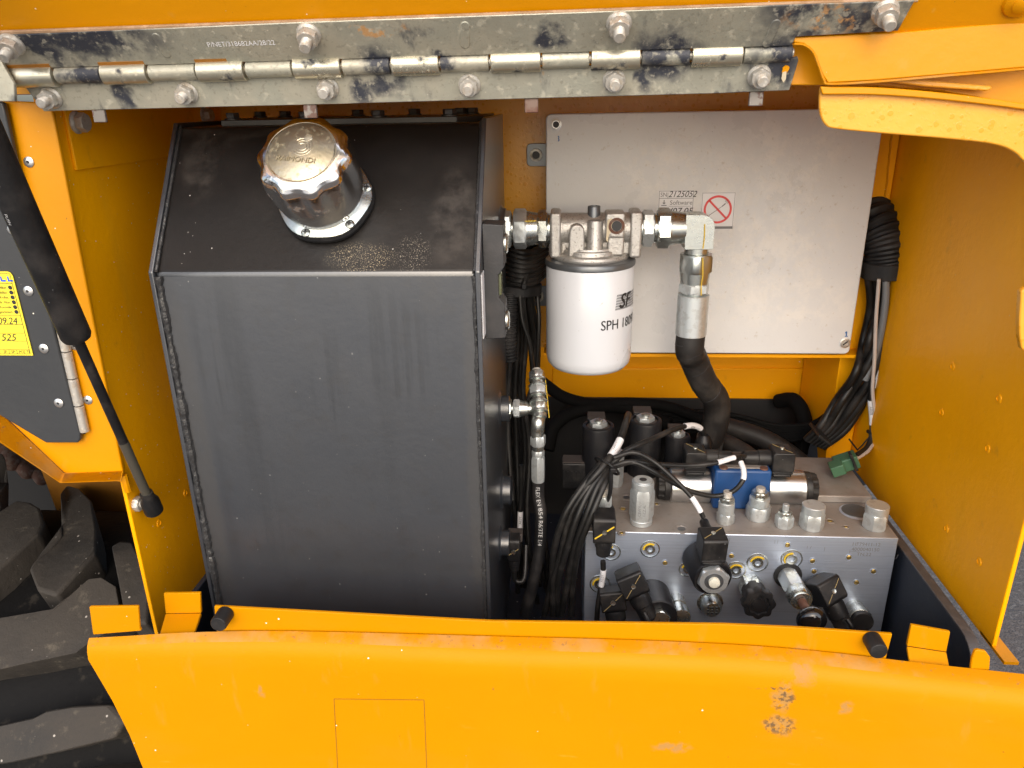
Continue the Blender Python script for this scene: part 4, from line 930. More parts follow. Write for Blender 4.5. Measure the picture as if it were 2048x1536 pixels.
# faint outline of a removed sticker and small scratches, laid on the panel face
from mathutils.bvhtree import BVHTree
pan = [o for o in C.objects if o.name == 'panel_skin'][0]
tree = BVHTree.FromPolygons([ROOT[pan]+v.co for v in pan.data.vertices], [tuple(q.vertices) for q in pan.data.polygons])
def onpan(px, py):
    d = V(ray(px, py)).normalized(); h = tree.ray_cast(V((0, 0, 0)), d); return h[0]-d*.0004
m_dull = mat('dull_yellow_residue', (.22, .10, .01), .5)
def outline(pts, w, name, m):
    bm = B(); n = 10
    for (a, b) in zip(pts, pts[1:]):
        prev = None
        for k in range(n+1):
            t = k/n; q = onpan(a[0]+(b[0]-a[0])*t, a[1]+(b[1]-a[1])*t)
            dx, dy = (b[1]-a[1]), -(b[0]-a[0]); L_ = math.hypot(dx, dy); off = V((dx/L_, 0, -dy/L_))*w
            cur = (bm.verts.new(q-off), bm.verts.new(q+off))
            if prev: bm.faces.new((prev[0], prev[1], cur[1], cur[0]))
            prev = cur
    obj(name, bm, m, lpn)
outline([(684, 1700), (668, 1398), (848, 1400), (860, 1700)], .00028, 'sticker_outline', m_dull)
# ------------------------------------------------------------------ TYRE
TC = V((-.86, 1.03, -1.03)); TR = .40; TRI = .352
tyre = thing('tractor_tyre', 'big lugged black tyre beneath the grey door at the left', 'tyre', (TC.x, TC.y, TC.z-TR))
bm = B(); HW = .37
prof = [(-HW, .20), (-HW-.01, .26), (-HW+.0, .33), (-HW+.05, TRI-.01), (-HW*.4, TRI), (HW*.4, TRI), (HW-.05, TRI-.012), (HW-.01, .335), (HW+.01, .26), (HW, .20)]
lathe(bm, TC, X, prof, 96); m_val = mat('tyre_valley_rubber', (.006, .0058, .006), .7, spec=.15, layers=[dict(s=30, lo=.56, hi=.68, c=(.06, .052, .042), a=.5, r2=.9)], bump=[(80, .001)])
obj('carcass', bm, m_val, tyre, ang=50)
bm = B(); lathe(bm, TC, X, [(-.15, .205), (-.1, .19), (.2, .18), (.21, .06), (.25, .05)], 48); obj('rim', bm, m_yel_in, tyre)
def cylhit(px, py, R):
    r = V(ray(px, py)); a = r.y**2+r.z**2; b = -2*(r.y*TC.y+r.z*TC.z); c = TC.y**2+TC.z**2-R*R
    D = max(b*b-4*a*c, 0); return r*((-b-math.sqrt(D))/(2*a))
def lug(pix):
    bm = B(); pts = [cylhit(a, b, TR) for a, b in pix]; n = len(pts)
    cen = sum(pts, V())/n; nrm = V((0, cen.y-TC.y, cen.z-TC.z)).normalized()
    o_ = []; i_ = []
    for p in pts:
        nr = V((0, p.y-TC.y, p.z-TC.z)).normalized(); d = (p-cen); d -= nr*d.dot(nr)
        drop = max(0, p.x-(TC.x+HW-.05))*.5
        o_.append(bm.verts.new(p-nr*drop)); i_.append(bm.verts.new(p-nr*(TR-TRI+.02+drop*1.5)+d.normalized()*.007))
    c = bm.verts.new(V((cen.x, TC.y, TC.z))+nrm*(TR+.001))
    for i in range(n):
        j = (i+1) % n; bm.faces.new((c, o_[i], o_[j])); bm.faces.new((o_[i], i_[i], i_[j], o_[j]))
    bm.faces.new(i_[::-1]); obj('lug', bm, m_tyre, tyre, .005, 3, ang=28)
lug([(-160, 900), (-60, 905), (5, 905), (14, 920), (18, 965), (0, 990), (-160, 1090)])
lug([(-180, 1120), (-20, 1035), (34, 999), (60, 1003), (79, 1014), (87, 1046), (77, 1067), (0, 1136), (-60, 1190), (-180, 1250)])
lug([(120, 985), (134, 968), (158, 975), (183, 1000), (192, 1059), (190, 1106), (112, 1191), (74, 1181), (57, 1135), (90, 1105), (124, 1070)])
lug([(-200, 1290), (-90, 1252), (0, 1236), (105, 1218), (140, 1190), (177, 1158), (202, 1155), (231, 1173), (240, 1225), (205, 1268), (176, 1286), (151, 1306), (60, 1325), (-60, 1352), (-200, 1385)])
lug([(-200, 1510), (0, 1451), (66, 1436), (95, 1421), (150, 1412), (222, 1409), (252, 1440), (229, 1477), (130, 1502), (23, 1526), (-200, 1560)])
lug([(222, 1090), (240, 1080), (262, 1082), (285, 1130), (298, 1200), (292, 1250), (250, 1240), (236, 1160)])
lug([(-150, 1640), (60, 1585), (160, 1560), (240, 1555), (300, 1580), (270, 1640), (100, 1690), (-150, 1740)])
jr = random.Random(11); J = lambda a: jr.uniform(-a, a)
# ------------------------------------------------------------------ VALVE BLOCK
BF = .70; BZ = -.432; BX0, BX1 = .0205, .345
vb = thing('valve_block', 'aluminium hydraulic valve block with a drilled and stamped front face', 'valve block', ((BX0+BX1)/2, .78, -.597))
bm = B(); box(bm, (BX0, BF, -.597), (BX1, .838, BZ))
for f_ in bm.faces: f_.normal_update()
for f_ in bm.faces:
    if abs(f_.normal.z) > .5: f_.material_index = 1
bd = obj('body', bm, [m_alu_front, m_alu_top], vb, .0012)
def bt(px, py): return P(px, py, z=BZ)
def bf(px, py): return P(px, py, y=BF)
# raised rear block
ra, rb = bt(1612, 1000), bt(1737, 1002)
bm = B(); box(bm, (ra.x-.02, rb.y-.006, BZ+.0002), (BX1-.002, .87, BZ+.009)); obj('raised_step', bm, m_alu_top, vb, .0012)
c = bt(1712, 1024); bm = B(); lathe(bm, c+Z*.0003, Z, [(0, .0175), (.0006, .0165)], 32); obj('counterbore', bm, m_alu_front, vb)
bm = B(); lathe(bm, c+Z*.0008+Y*.001, Z, [(0, .0150), (.0004, .0148)], 32); obj('bore_shadow', bm, m_ringg, vb)
# plugs on the front
for (px, py, r) in ((1300, 1098, .0105), (1515, 1125, .0115), (1583, 1118, .0115), (1472, 1140, .0108), (1222, 1104, .0105), (1200, 1168, .0115), (1375, 1138, .0095)):
    c = bf(px, py); bm = B(); lathe(bm, c, -Y, [(-.001, r), (.0005, r), (.0008, r*.88), (-.0012, r*.84), (-.001, r*.55), (.0016, r*.5), (.0014, r*.28), (-.001, r*.26)], 28); pg = obj('plug', bm, m_zinc, vb)
    bm = B(); a0_ = random.uniform(.5, 2); pts = [c-Y*.0012+X*(r*.66*math.cos(a))+Z*(r*.66*math.sin(a)) for a in np.linspace(a0_, a0_+2.2, 9)]; tube(bm, pts, .0011, 6, sm=False); obj('paint_mark', bm, m_ymark, pg)
for (px, py) in ((1575, 1090), (1625, 1122), (1628, 1143), (1698, 1115), (1747, 1143), (1713, 1165), (1463, 1112), (1330, 1126)):
    c = bf(px, py); bm = B(); lathe(bm, c, -Y, [(-.001, .0042), (.0003, .0041), (.0004, .0033), (-.0002, .003)], 18); pg = obj('small_plug', bm, m_alu_front, vb)
    bm = B(); lathe(bm, c-Y*.0003, -Y, [(0, .0027), (.0003, .0022)], 14); obj('plug_insert', bm, m_brass, pg)
for (px, py, r) in ((1363, 1058, .0085), (1243, 1066, .0042), (1253, 995, .0075), (1246, 1018, .006), (1313, 1008, .004), (1660, 1042, .0055), (1692, 1054, .0038), (1672, 996, .004), (1458, 1024, .006)):
    c = bt(px, py); bm = B(); lathe(bm, c, Z, [(-.001, r), (.0004, r), (.0006, r*.7), (-.0003, r*.6)], 20); pg = obj('top_plug', bm, m_alu_top, vb)
    bm = B(); lathe(bm, c+Z*.0003, Z, [(0, r*.5), (.0003, r*.45)], 14); obj('plug_recess', bm, m_ringg if r > .006 else m_brass, pg)
f = Flat(lambda x, y: bf(1704, 1091)-Y*.0003+X*x+Z*y)
f.text('HF79411-12', 0, 0, .0060, sx=.95); f.text('4000040150', 0, -.0062, .0060, sx=.95); f.text('TN,22', .006, -.0122, .0058); f.done('stamped_number', m_greyink, vb)
# scribe marks near the ports
f = Flat(lambda x, y: bf(1550, 1080)-Y*.0003+X*x+Z*y)
for (a, b, c_, d) in ((0, 0, .0, -.004), (.003, 0, .003, -.004), (.034, -.006, .034, -.010), (.038, -.006, .037, -.010), (.052, -.007, .052, -.012), (.078, -.009, .078, -.014), (.078, -.0115, .088, -.0115), (.128, -.014, .126, -.019), (.14, -.016, .138, -.021), (-.06, .001, -.061, -.003), (-.047, .001, -.047, -.003)): f.line(a, b, c_, d, .0003)
f.done('scribed_marks', m_greyink, vb)
# vent plug with slots
c = bf(1420, 1205); bm = B(); lathe(bm, c, -Y, [(-.001, .0145), (.0006, .0143), (.0010, .0115), (.004, .0113), (.011, .0105), (.0135, .0085), (.014, .003)], 30); vp = obj('vent_plug', bm, m_zinc, vb)
for k in range(3):
    for j in range(3): bm = B(); obox(bm, c+V((-.0045+k*.0045, -.0140, .0035-j*.0035)), X, Y, Z, (.0025, .0010, .0022)); obj('vent_slot', bm, m_ink, vp)

# ---- cartridges on top of the block
def cart(label, px, py, items, cat='valve cartridge', name='cartridge_valve', grp=None, m=m_zinc2):
    c = bt(px, py); t = thing(name, label, cat, tuple(c), grp); stack(t, c+Z*.0002, Z, items); return t, c
t, c = cart('tall hexagonal silver cartridge with a hole in its top, left on the valve block', 1282, 1045, [('base_ring', 'cyl', .006, .0120, m_zinc2), ('hex_body', 'hex', .037, .0132, m_zinc2, .5), ('collar', 'cyl', .008, .0118, m_zinc2), ('top_ring', 'cyl', .0015, .0105, m_zinc2)])
bm = B(); lathe(bm, c+Z*.0528, Z, [(0, .0040), (.0003, .0036)], 16); obj('socket', bm, m_ink, t)
f = Flat(lambda x, y: c+V((0, -.0117, .010))+V((math.cos(.05), math.sin(.05)*0, 0))*x+Z*y)
f.text('CBWYL', -.002, .004, .0042, rot=math.pi/2); f.text('1.CZ.AL', .003, .004, .0042, rot=math.pi/2); f.done('stamping', m_greyink, t)
G = 'small zinc valves along the top front of the block'
cart('slim threaded zinc valve beside the hanging solenoid plug', 1450, 1044, [('hex_body', 'hex', .012, .0098, m_zinc2, .2), ('collar', 'cyl', .013, .0085, m_zinc2), ('lock_nut', 'hex', .0055, .0080, m_zinc, .1), ('stem', 'thr', .008, .0048, m_nut)], grp=G)
cart('widest of the small threaded zinc valves, in front of the blue valve', 1515, 1035, [('hex_body', 'hex', .016, .0135, m_zinc2, .35), ('thread', 'thr', .010, .0108, m_zinc2), ('lock_nut', 'hex', .0065, .0092, m_zinc, .3), ('stem', 'thr', .005, .0050, m_nut)], grp=G)
cart('shortest zinc valve with a thin pin, between two wider ones', 1567, 1052, [('hex_body', 'hex', .013, .0098, m_zinc2, .1), ('lock_nut', 'hex', .005, .0072, m_zinc, .4), ('stem', 'cyl', .0085, .0034, m_zinc2)], grp=G)
GP = 'two blunt hex plugs on the right of the block'
cart('blunt hex plug just left of the round bore', 1622, 1054, [('hex_body', 'hex', .018, .0130, m_zinc2, .4), ('head', 'cyl', .009, .0118, m_zinc2)], 'hex plug', 'hex_plug', GP)
cart('blunt hex plug at the right corner of the valve block', 1748, 1054, [('hex_body', 'hex', .018, .0130, m_zinc2, .55), ('head', 'cyl', .009, .0118, m_zinc2)], 'hex plug', 'hex_plug', GP)
t, c = cart('pale hex column half hidden behind the cable bundle', 1232, 970, [('hex_body', 'hex', .045, .0085, m_zinc2, .3)])

# ---- upright coils at the back
def coil(label, px, pyt, yy, rpx, h, neck=True):
    r = rpx*mpp(px, pyt, yy)/1.0; tp_ = P(px, pyt, yy); b_ = V((tp_.x, yy, tp_.z-h))
    t = thing('solenoid_valve', label, 'solenoid valve', tuple(b_), 'black solenoid coils standing at the back of the block')
    bm = B(); lathe(bm, b_, Z, [(0, r*.8), (.001, r), (h-.003, r), (h-.0008, r*.97), (h, r*.90), (h, r*.78), (h-.003, r*.76)], 40); obj('coil', bm, m_coil, t)
    bm = B(); lathe(bm, tp_-Z*.0028, Z, [(0, r*.74), (.0012, r*.70)], 30); obj('washer', bm, m_dust, t)
    bm = B(); hexa(bm, tp_-Z*.0015, Z, .0055, r*.56, phase=.3, ch=.06); obj('hex_nut', bm, m_zinc2, t)
    bm = B(); lathe(bm, tp_+Z*.004, Z, [(0, r*.27), (.0022, r*.26), (.003, r*.2)], 18); obj('stem', bm, m_zinc, t)
    bm = B(); obox(bm, tp_+V((-r*.1, r*1.15, -h*.30+.002)), X, Y, Z, (r*1.15, r*1.1, h*.6)); obj('connector_box', bm, [m_coil], t, .0015)
    bm = B(); obox(bm, tp_+V((-r*.1, r*1.15, .0029)), X, Y, Z, (r*1.1, r*1.0, .0012)); obj('dusty_top', bm, m_dust, t)
    if b_.z > BZ+.01: bm = B(); cyl(bm, (b_.x, yy, BZ+.0005), b_, r*.55, 20); obj('neck', bm, m_ringg, t)
    return t
coil('leftmost tall upright black coil with a silver nut on top', 1197, 849, .83, 32, .068)
coil('middle upright black coil, the tallest, with a silver nut on top', 1291, 838, .84, 33, .082)
coil('smallest upright black coil, left of the thick hose end', 1356, 869, .835, 25, .06)
# low dark connector left of the first coil
t = thing('dark_connector', 'dark ribbed connector in the shade left of the upright coils', 'connector', tuple(P(1150, 980, .83)))
bm = B(); cc = P(1148, 945, .83); obox(bm, cc, X, Y, Z, (.030, .022, .035)); obj('housing', bm, m_blk, t, .002)
bm = B(); obox(bm, cc+Z*.0185, X, Y, Z, (.028, .020, .0012)); obj('dusty_top', bm, m_dust, t)
for k in range(6): bm = B(); obox(bm, cc+V((-.0125+k*.005, -.0115, -.004)), X, Y, Z, (.0022, .0015, .022)); obj('ridge', bm, m_blk, t)

m_canz = mat('polished_zinc_can', (.62, .64, .66), .30, 1, layers=[dict(s=60, lo=.5, hi=.66, c=(.5, .48, .44), a=.5, r2=.4)], bump=[(40, .0003)])
# ---- connectors
def din(label, c, g, t_, size, gl, cat='connector', grp=None, mark=True, bold=False, cable=None, gr=None, gasket=True, slope=.35, name='plug_connector'):
    """c centre, g gland direction, t_ cover direction; size (across, along g, height)"""
    c = V(c); g = V(g).normalized(); t_ = V(t_); t_ = (t_-g*t_.dot(g)).normalized(); s = g.cross(t_)
    w, d, h = size; th = thing(name, label, cat, tuple(c-t_*h/2), grp)
    bm = B(); pts = [(-d/2, -h/2), (d/2, -h/2), (d/2, h/2-h*slope*.3), (d/2-d*.12, h/2), (-d/2+d*.08, h/2), (-d/2, h/2-h*.08)]
    prism(bm, [c+g*a+t_*b-s*(w/2) for a, b in pts], s*w); obj('housing', bm, m_blk, th, .0012, 3)
    if gasket:
        bm = B(); obox(bm, c-t_*(h/2+h*.06), s, g, t_, (w*.96, d*.96, h*.12)); obj('gasket', bm, m_rub, th, .0008)
        bm = B(); obox(bm, c-t_*(h/2+h*.22), s, g, t_, (w*.88, d*.88, h*.20)); obj('base', bm, m_blk, th, .002)
    sc_ = c+t_*(h/2+.0002); bm = B(); lathe(bm, sc_, t_, [(0, .0026), (.0008, .0024), (.0006, .0008)], 14); obj('screw', bm, m_zinc, th)
    if mark:
        bm = B(); dd = (s*.8+g*.6).normalized(); e = t_.cross(dd)
        for q in (-1, 1): obox(bm, sc_+dd*q*(w*.33)+t_*.0001, dd, e, t_, (w*.40, .0014 if bold else .0006, .0004))
        obj('paint_mark', bm, m_ymark if bold else m_ymark2, th)
    gr = gr or w*.38; q = c+g*(d/2)
    bm = B(); lathe(bm, q, g, [(0, gr*1.0), (gl*.1, gr*1.05), (gl*.42, gr*1.02), (gl*.45, gr*.92), (gl*.9, gr*.86), (gl, gr*.55)], 20); obj('cable_gland', bm, m_blk, th)
    return th, q+g*gl
def cable(label, pts, rpx=None, r=None, m=m_cable, grp=None, name='cable', cat='cable', labels=(), n=8):
    """pts: (px, py, y); labels: list of (t0, t1) fractions carrying a white sleeve"""
    w_ = [P(a, b, y) if not isinstance(a, V) else a for a, b, y in pts]
    if r is None: r = rpx*mpp(pts[0][0], pts[0][1], pts[0][2])
    t = thing(name, label, cat, tuple(w_[-1]), grp)
    bm = B(); fr = tube(bm, w_, r, 12, n); obj('sheath', bm, m, t)
    for (a, b) in labels:
        i0, i1 = int(a*(len(fr)-1)), max(int(b*(len(fr)-1)), int(a*(len(fr)-1))+2)
        bm = B(); tube(bm, [fr[i][0] for i in range(i0, i1+1)], r*1.12, 12, sm=False); lb = obj('marker_sleeve', bm, m_lab, t)
        p0, p1 = fr[i0][0], fr[i1][0]; d = (p1-p0).normalized(); toc = (-(p0+p1)/2).normalized(); toc = (toc-d*toc.dot(d)).normalized(); sd_ = d.cross(toc)
        f = Flat(lambda x, y: p0+d*(x+(p1-p0).length*.2)+sd_*y+toc*(r*1.12+.0004)); f.text('Y03A', 0, -r*.5, r*1.5, sx=min(1, (p1-p0).length*.6/(r*4.5))); f.done('lettering', m_greyink, lb)
    return t

# proportional valve on top of the block
VY = .775; vz = P(1475, 972, VY).z
def vx(px): return P(px, 972, VY).x
pv = thing('directional_valve', 'blue valve body between two silver coils with black ribbed end caps', 'valve', (vx(1475), VY, BZ))
bh0, bh1 = BZ+.0005, P(1475, 941, VY-.024).z
bm = B(); box(bm, (vx(1419), VY-.024, bh0), (vx(1529), VY+.024, bh1)); obj('valve_body', bm, m_blue, pv, .003, 3)
vr = 35*mpp(1560, 972, VY)
for (a, b_, nm) in ((1338, 1419, 0), (1529, 1606, 0)):
    bm = B(); cyl(bm, (vx(a), VY, vz), (vx(b_), VY, vz), vr, 40, ch=.0015); obj('coil_can', bm, m_canz, pv)
for (a, b_) in ((1338, 1314), (1606, 1631)):
    bm = B(); d = 1 if b_ > a else -1
    L_ = abs(vx(b_)-vx(a)); lathe(bm, (vx(a), VY, vz), X*d, [(0, vr*.90), (.002, vr*.93), (L_*.45, vr*.92), (L_*.5, vr*.84), (L_*.95, vr*.80), (L_, vr*.72)], 80, rf=lambda t, z: 1+(.06*(1 if math.cos(12*t) > 0 else 0) if z > L_*.46 else 0)); obj('end_cap', bm, m_blk, pv)
bm = B(); box(bm, (vx(1428), VY-.020, bh1+.0003), (vx(1522), VY+.020, bh1+.0016)); np_ = obj('name_plate', bm, m_alu_top, pv, .0003)
bm = B(); box(bm, (vx(1436), VY-.014, bh1+.0017), (vx(1514), VY+.018, bh1+.0021)); obj('dusty_print', bm, m_dust, pv)
for (px,) in ((1436,), (1514,)):
    bm = B(); lathe(bm, (vx(px), VY-.019, bh1+.0002), Z, [(0, .0048), (.0014, .0045), (.0016, .003)], 16); obj('valve_screw', bm, m_rust, pv)
# its two connectors
mL = mpp(1390, 920, VY-.01)
cL = P(1389, 914, VY-.008); dA, eA = din('black plug connector on the left coil of the blue valve, gland to the right', cL, X, Z, (.026, 42*mL, 40*mL), 56*mL, gr=16*mL)
cR = P(1562, 916, VY-.008); dB, eB = din('black plug connector on the right coil of the blue valve, gland to the left', cR, -X, Z, (.026, 43*mL, 42*mL), 58*mL, gr=16*mL)
dA['group'] = dB['group'] = 'plug connectors on the blue valve'

# front solenoid on the block with its connector
fy = .661; fc = P(1426, 1157, fy); fr_ = 41*mpp(1426, 1157, fy)
fs_ = thing('solenoid_valve', 'short black coil with a big silver nut projecting from the block front', 'solenoid valve', (fc.x, BF, fc.z))
q_ = P(1402, 1112, BF); q_.x = fc.x-.006; cd = (fc-q_); CL = cd.length; bm = B(); lathe(bm, q_, cd, [(0, fr_*.95), (.001, fr_), (CL-.002, fr_), (CL, fr_*.94), (CL, fr_*.86), (CL-.0025, fr_*.84)], 44); obj('coil', bm, m_coil, fs_)
bm = B(); hexa(bm, fc+Y*.002, -Y, .0075, fr_*.80, phase=.25, ch=.2); obj('hex_nut', bm, m_zinc2, fs_)
bm = B(); lathe(bm, fc-Y*.0053, -Y, [(0, fr_*.48), (.0004, fr_*.46)], 24); obj('nut_face', bm, m_ringg, fs_)
bm = B(); lathe(bm, fc-Y*.0057, -Y, [(0, fr_*.28), (.003, fr_*.27), (.0038, fr_*.2)], 20); obj('stem', bm, mat('cream_plastic', (.72, .70, .58), .4), fs_)
mF = mpp(1425, 1085, .675)
cC = P(1424, 1086, .668); dC, eC = din('black plug connector standing on the front coil, cable rising from it', cC, (-.08, .98, .12), (.02, -.2, 1), (25*2*mF, .026, 50*mF), .024, gr=11*mF, gasket=True)
# left hanging connector
cD = P(1208, 1052, .682); mD = mpp(1208, 1055, .682)
dD, eD = din('black plug connector with a bold yellow stripe hanging at the block left edge', cD, -Z, -Y, (44*mD, 58*mD, .026), 40*mD, gr=17*mD, gasket=False, bold=True)
t = thing('solenoid_valve', 'slim black coil with a silver nut behind the yellow striped connector', 'solenoid valve', tuple(P(1206, 1030, .715)))
q = P(1206, 1012, .715); bm = B(); lathe(bm, q-Z*.05, Z, [(0, .012), (.048, .012), (.050, .0105)], 28); obj('coil', bm, m_coil, t)
bm = B(); hexa(bm, q+Z*.0002, Z, .014, .0095, phase=.2); obj('hex_nut', bm, m_zinc2, t)
bm = B(); lathe(bm, q+Z*.014, Z, [(0, .0055), (.006, .0052), (.007, .004)], 18); obj('stem', bm, m_nut, t)
# bottom connectors and coil
gB = 'plug connectors low on the block front'
dE, eE = din('black plug connector tilted to the right, low on the block front beside a coil', P(1264, 1164, .660), (.42, -.2, -.85), (-.15, -.75, .55), (.027, .025, .026), .032, gr=.0105, grp=gB)
dF, eF = din('black plug connector lowest at the block left corner', P(1226, 1198, .668), (.15, -.25, -.9), (-.1, -.6, .6), (.026, .022, .022), .026, gr=.0105, grp=gB)
t = thing('solenoid_valve', 'dark coil tilted toward the viewer, low on the block front', 'solenoid valve', tuple(P(1310, 1200, BF)))
q0 = P(1303, 1188, BF); q1 = P(1318, 1235, .655); bm = B(); cyl(bm, q0, q1, .0195, 36, ch=.0012); obj('coil', bm, m_coil, t)
bm = B(); hexa(bm, q1, q1-q0, .006, .0115, phase=.3); obj('hex_nut', bm, m_zinc, t)
t = thing('spool_cap', 'round silver cap low on the block front beside the dark coil', 'valve cap', tuple(P(1355, 1205, BF)))
q0 = P(1352, 1200, BF); bm = B(); lathe(bm, q0, P(1364, 1242, .665)-q0, [(0, .0095), (.012, .0095), (.0125, .0085), (.017, .0085), (.018, .0105), (.030, .0105), (.031, .0085)], 28); obj('cap_body', bm, m_zinc, t)
# star knob
t = thing('star_knob', 'black star shaped knob on a silver stem on the block front', 'knob', tuple(P(1505, 1170, BF)))
q0 = P(1500, 1166, BF); kq = P(1519, 1212, .655); d = (kq-q0).normalized(); L_ = (kq-q0).length
bm = B(); hexa(bm, q0, d, L_*.45, .0135, phase=.2); obj('hex_base', bm, m_zinc, t)
bm = B(); lathe(bm, q0+d*L_*.35, d, [(0, .0125), (L_*.45, .0120)], 28); obj('sleeve', bm, m_blk, t)
bm = B(); lathe(bm, q0+d*L_*.72, d, [(0, .0135), (.002, .0160), (.009, .0165), (.011, .0155), (.0115, .0110), (.0098, .0100), (.0100, .0075), (.0112, .0070), (.0112, .002)], 96, rf=lambda t, z: 1+.07*math.cos(8*t)); obj('knob', bm, m_blk, t)
# pull knob
t = thing('pull_knob', 'glossy black round pull knob on a silver hex stem', 'knob', tuple(P(1578, 1150, BF)))
q0 = P(1575, 1150, BF); kq = P(1604, 1203, .650); d = (kq-q0).normalized(); L_ = (kq-q0).length
e_ = stack(t, q0, d, [('base_ring', 'cyl', .002, .0150, m_dark), ('hex_body', 'hex', L_*.62, .0118, m_zinc2, .1), ('lock_nut', 'hex', L_*.30, .0125, m_zinc, .3), ('ring', 'cyl', .0015, .0095, m_zinc)])
kb = P(1621, 1236, .628); d2 = (kb-e_).normalized(); L2 = (kb-e_).length
bm = B(); cyl(bm, e_, kb, .0045, 16); obj('stem', bm, m_rust, t)
m_gloss = mat('glossy_black_ball', (.008, .008, .009), .08, coat=.5)
bm = B(); lathe(bm, kb-d2*.008, d2, [(.017*(1-math.cos(a))*.62, max(.0005, .0148*math.sin(a))) for a in np.linspace(.3, math.pi-.02, 16)], 36); obj('ball', bm, m_gloss, t, ang=70)
# right connector
dG, eG = din('black plug connector with wet looking gland, right of the pull knob', P(1652, 1180, .672), (.42, -.35, -.8), (.25, -.8, .5), (.027, .026, .026), .038, gr=.0105, grp=gB)
c = bf(1648, 1172); bm = B(); lathe(bm, c, -Y, [(-.001, .0150), (.001, .0150), (.0014, .013), (.010, .0115)], 28); obj('port_collar', bm, m_zinc, vb)
t = thing('spool_cap', 'round black faced cap at the lower right of the block front', 'valve cap', tuple(P(1712, 1225, BF)))
q0 = P(1708, 1215, BF); d = (P(1726, 1246, .668)-q0); bm = B(); lathe(bm, q0, d, [(0, .0100), (.016, .0100), (.017, .0118), (.026, .0118), (.0265, .0105)], 30); obj('cap_body', bm, m_zinc, t)
bm = B(); lathe(bm, q0+d.normalized()*.0266, d, [(0, .0112), (.004, .0112), (.005, .010)], 30); obj('cap_face', bm, m_blk, t)

# ------------------------------------------------------------------ CABLES
gc = 'black cables in the bundle left of the valve block'
for i in range(5):
    o_ = i*11
    cable('black cable in the curved bundle, %s' % ('nearest the tank', 'second from the tank side', 'middle one of the five', 'second from the valve block', 'nearest the valve block')[i],
          [(1090+o_*1.0+J(8), 1230, .70+J(.006)), (1098+o_*1.0+J(6), 1165, .695+J(.006)), (1108+o_*1.15+J(5), 1100, .69+J(.005)), (1132+o_*1.2+J(4), 1030, .69+J(.004)), (1163+o_*.95+J(2), 975, .70), (1200+o_*.45, 930+o_*.35, .715), (1218+o_*.2, 918+o_*.3, .72)], 6.3, grp=gc)
t = thing('cable_tie', 'black cable tie cinching the cable bundle above the block', 'cable tie', tuple(P(1216, 934, .715)))
ca, cb_ = P(1206, 918, .705), P(1226, 944, .705); ctr = P(1214, 932, .716); axd = (P(1240, 905, .72)-P(1195, 960, .70)).normalized()
bm = B(); u1, v1, _ = frame(axd); pts = [ctr+(u1*math.cos(a)*1.0+v1*math.sin(a)*.7)*.0165 for a in np.linspace(0, 2*math.pi, 25)]; tube(bm, pts, .0014, 6, sm=False); obj('strap', bm, m_blk, t)
bm = B(); obox(bm, P(1226, 940, .700), X, Y, Z, (.006, .005, .005)); obj('buckle', bm, m_blk, t, .0008)
bm = B(); tube(bm, [P(1222, 938, .702), P(1222, 965, .702), P(1219, 990, .705), P(1213, 1005, .712)], .0022, 8); obj('tail', bm, m_blk, t)
cable('black cable rising past the first coil with a white sleeve on it', [(1160, 985, .70), (1195, 945, .705), (1222, 912, .72), (1240, 880, .74), (1252, 845, .77), (1257, 829, .80)], 7.5, labels=((.40, .62),), grp='cables fanning out above the block')
cable('black cable arching right to the small plug by the thick hose', [(1222, 930, .715), (1255, 900, .72), (1305, 878, .74), (1350, 858, .77), (1385, 851, .80), (1404, 860, .82), (1408, 880, .825)], 6, labels=((.60, .80),), grp='cables fanning out above the block')
t = thing('plug_connector', 'small round black plug in front of the thick hose end', 'connector', tuple(P(1406, 895, .82))); bm = B(); lathe(bm, P(1406, 900, .825), Z, [(0, .010), (.010, .0105), (.014, .009), (.020, .005)], 20); obj('housing', bm, m_blk, t)
cable('black cable running flat to the right connector with a white sleeve', [(1222, 933, .71), (1262, 923, .71), (1320, 929, .72), (1380, 931, .73), (1430, 926, .735), (1465, 916, .745), (1490, 912, .757)], 5, labels=((.70, .86),), grp='cables fanning out above the block')
cable('black cable looping in front of the blue valve with a white sleeve', [(1222, 936, .71), (1265, 925, .71), (1305, 942, .71), (1350, 968, .715), (1390, 985, .72), (1430, 992, .725), (1465, 983, .725), (1485, 962, .727), (1487, 940, .735), (1478, 915, .75)], 5, labels=((.80, .96),), grp='cables fanning out above the block')
cable('black cable dropping to the plug on the front coil with a white sleeve', [(1228, 915, .71), (1268, 905, .71), (1310, 925, .71), (1350, 960, .70), (1378, 988, .695), (1395, 1012, .69), (1407, 1035, .688)], 5, labels=((.72, .92),), grp='cables fanning out above the block')
cable('black cable hanging below the yellow striped connector with a white sleeve', [(1206, 1122, .68), (1206, 1150, .68), (1200, 1185, .68), (1195, 1220, .675), (1192, 1270, .675)], 5.5, labels=((.18, .42),), grp='cables hanging low in front of the block')
cable('short black cable from the tilted connector low on the block', [(1288, 1225, .645), (1297, 1245, .64), (1300, 1280, .64)], 6, grp='cables hanging low in front of the block')
cable('short black cable from the connector right of the pull knob', [(1694, 1238, .645), (1704, 1256, .64), (1712, 1290, .64)], 5, grp='cables hanging low in front of the block')

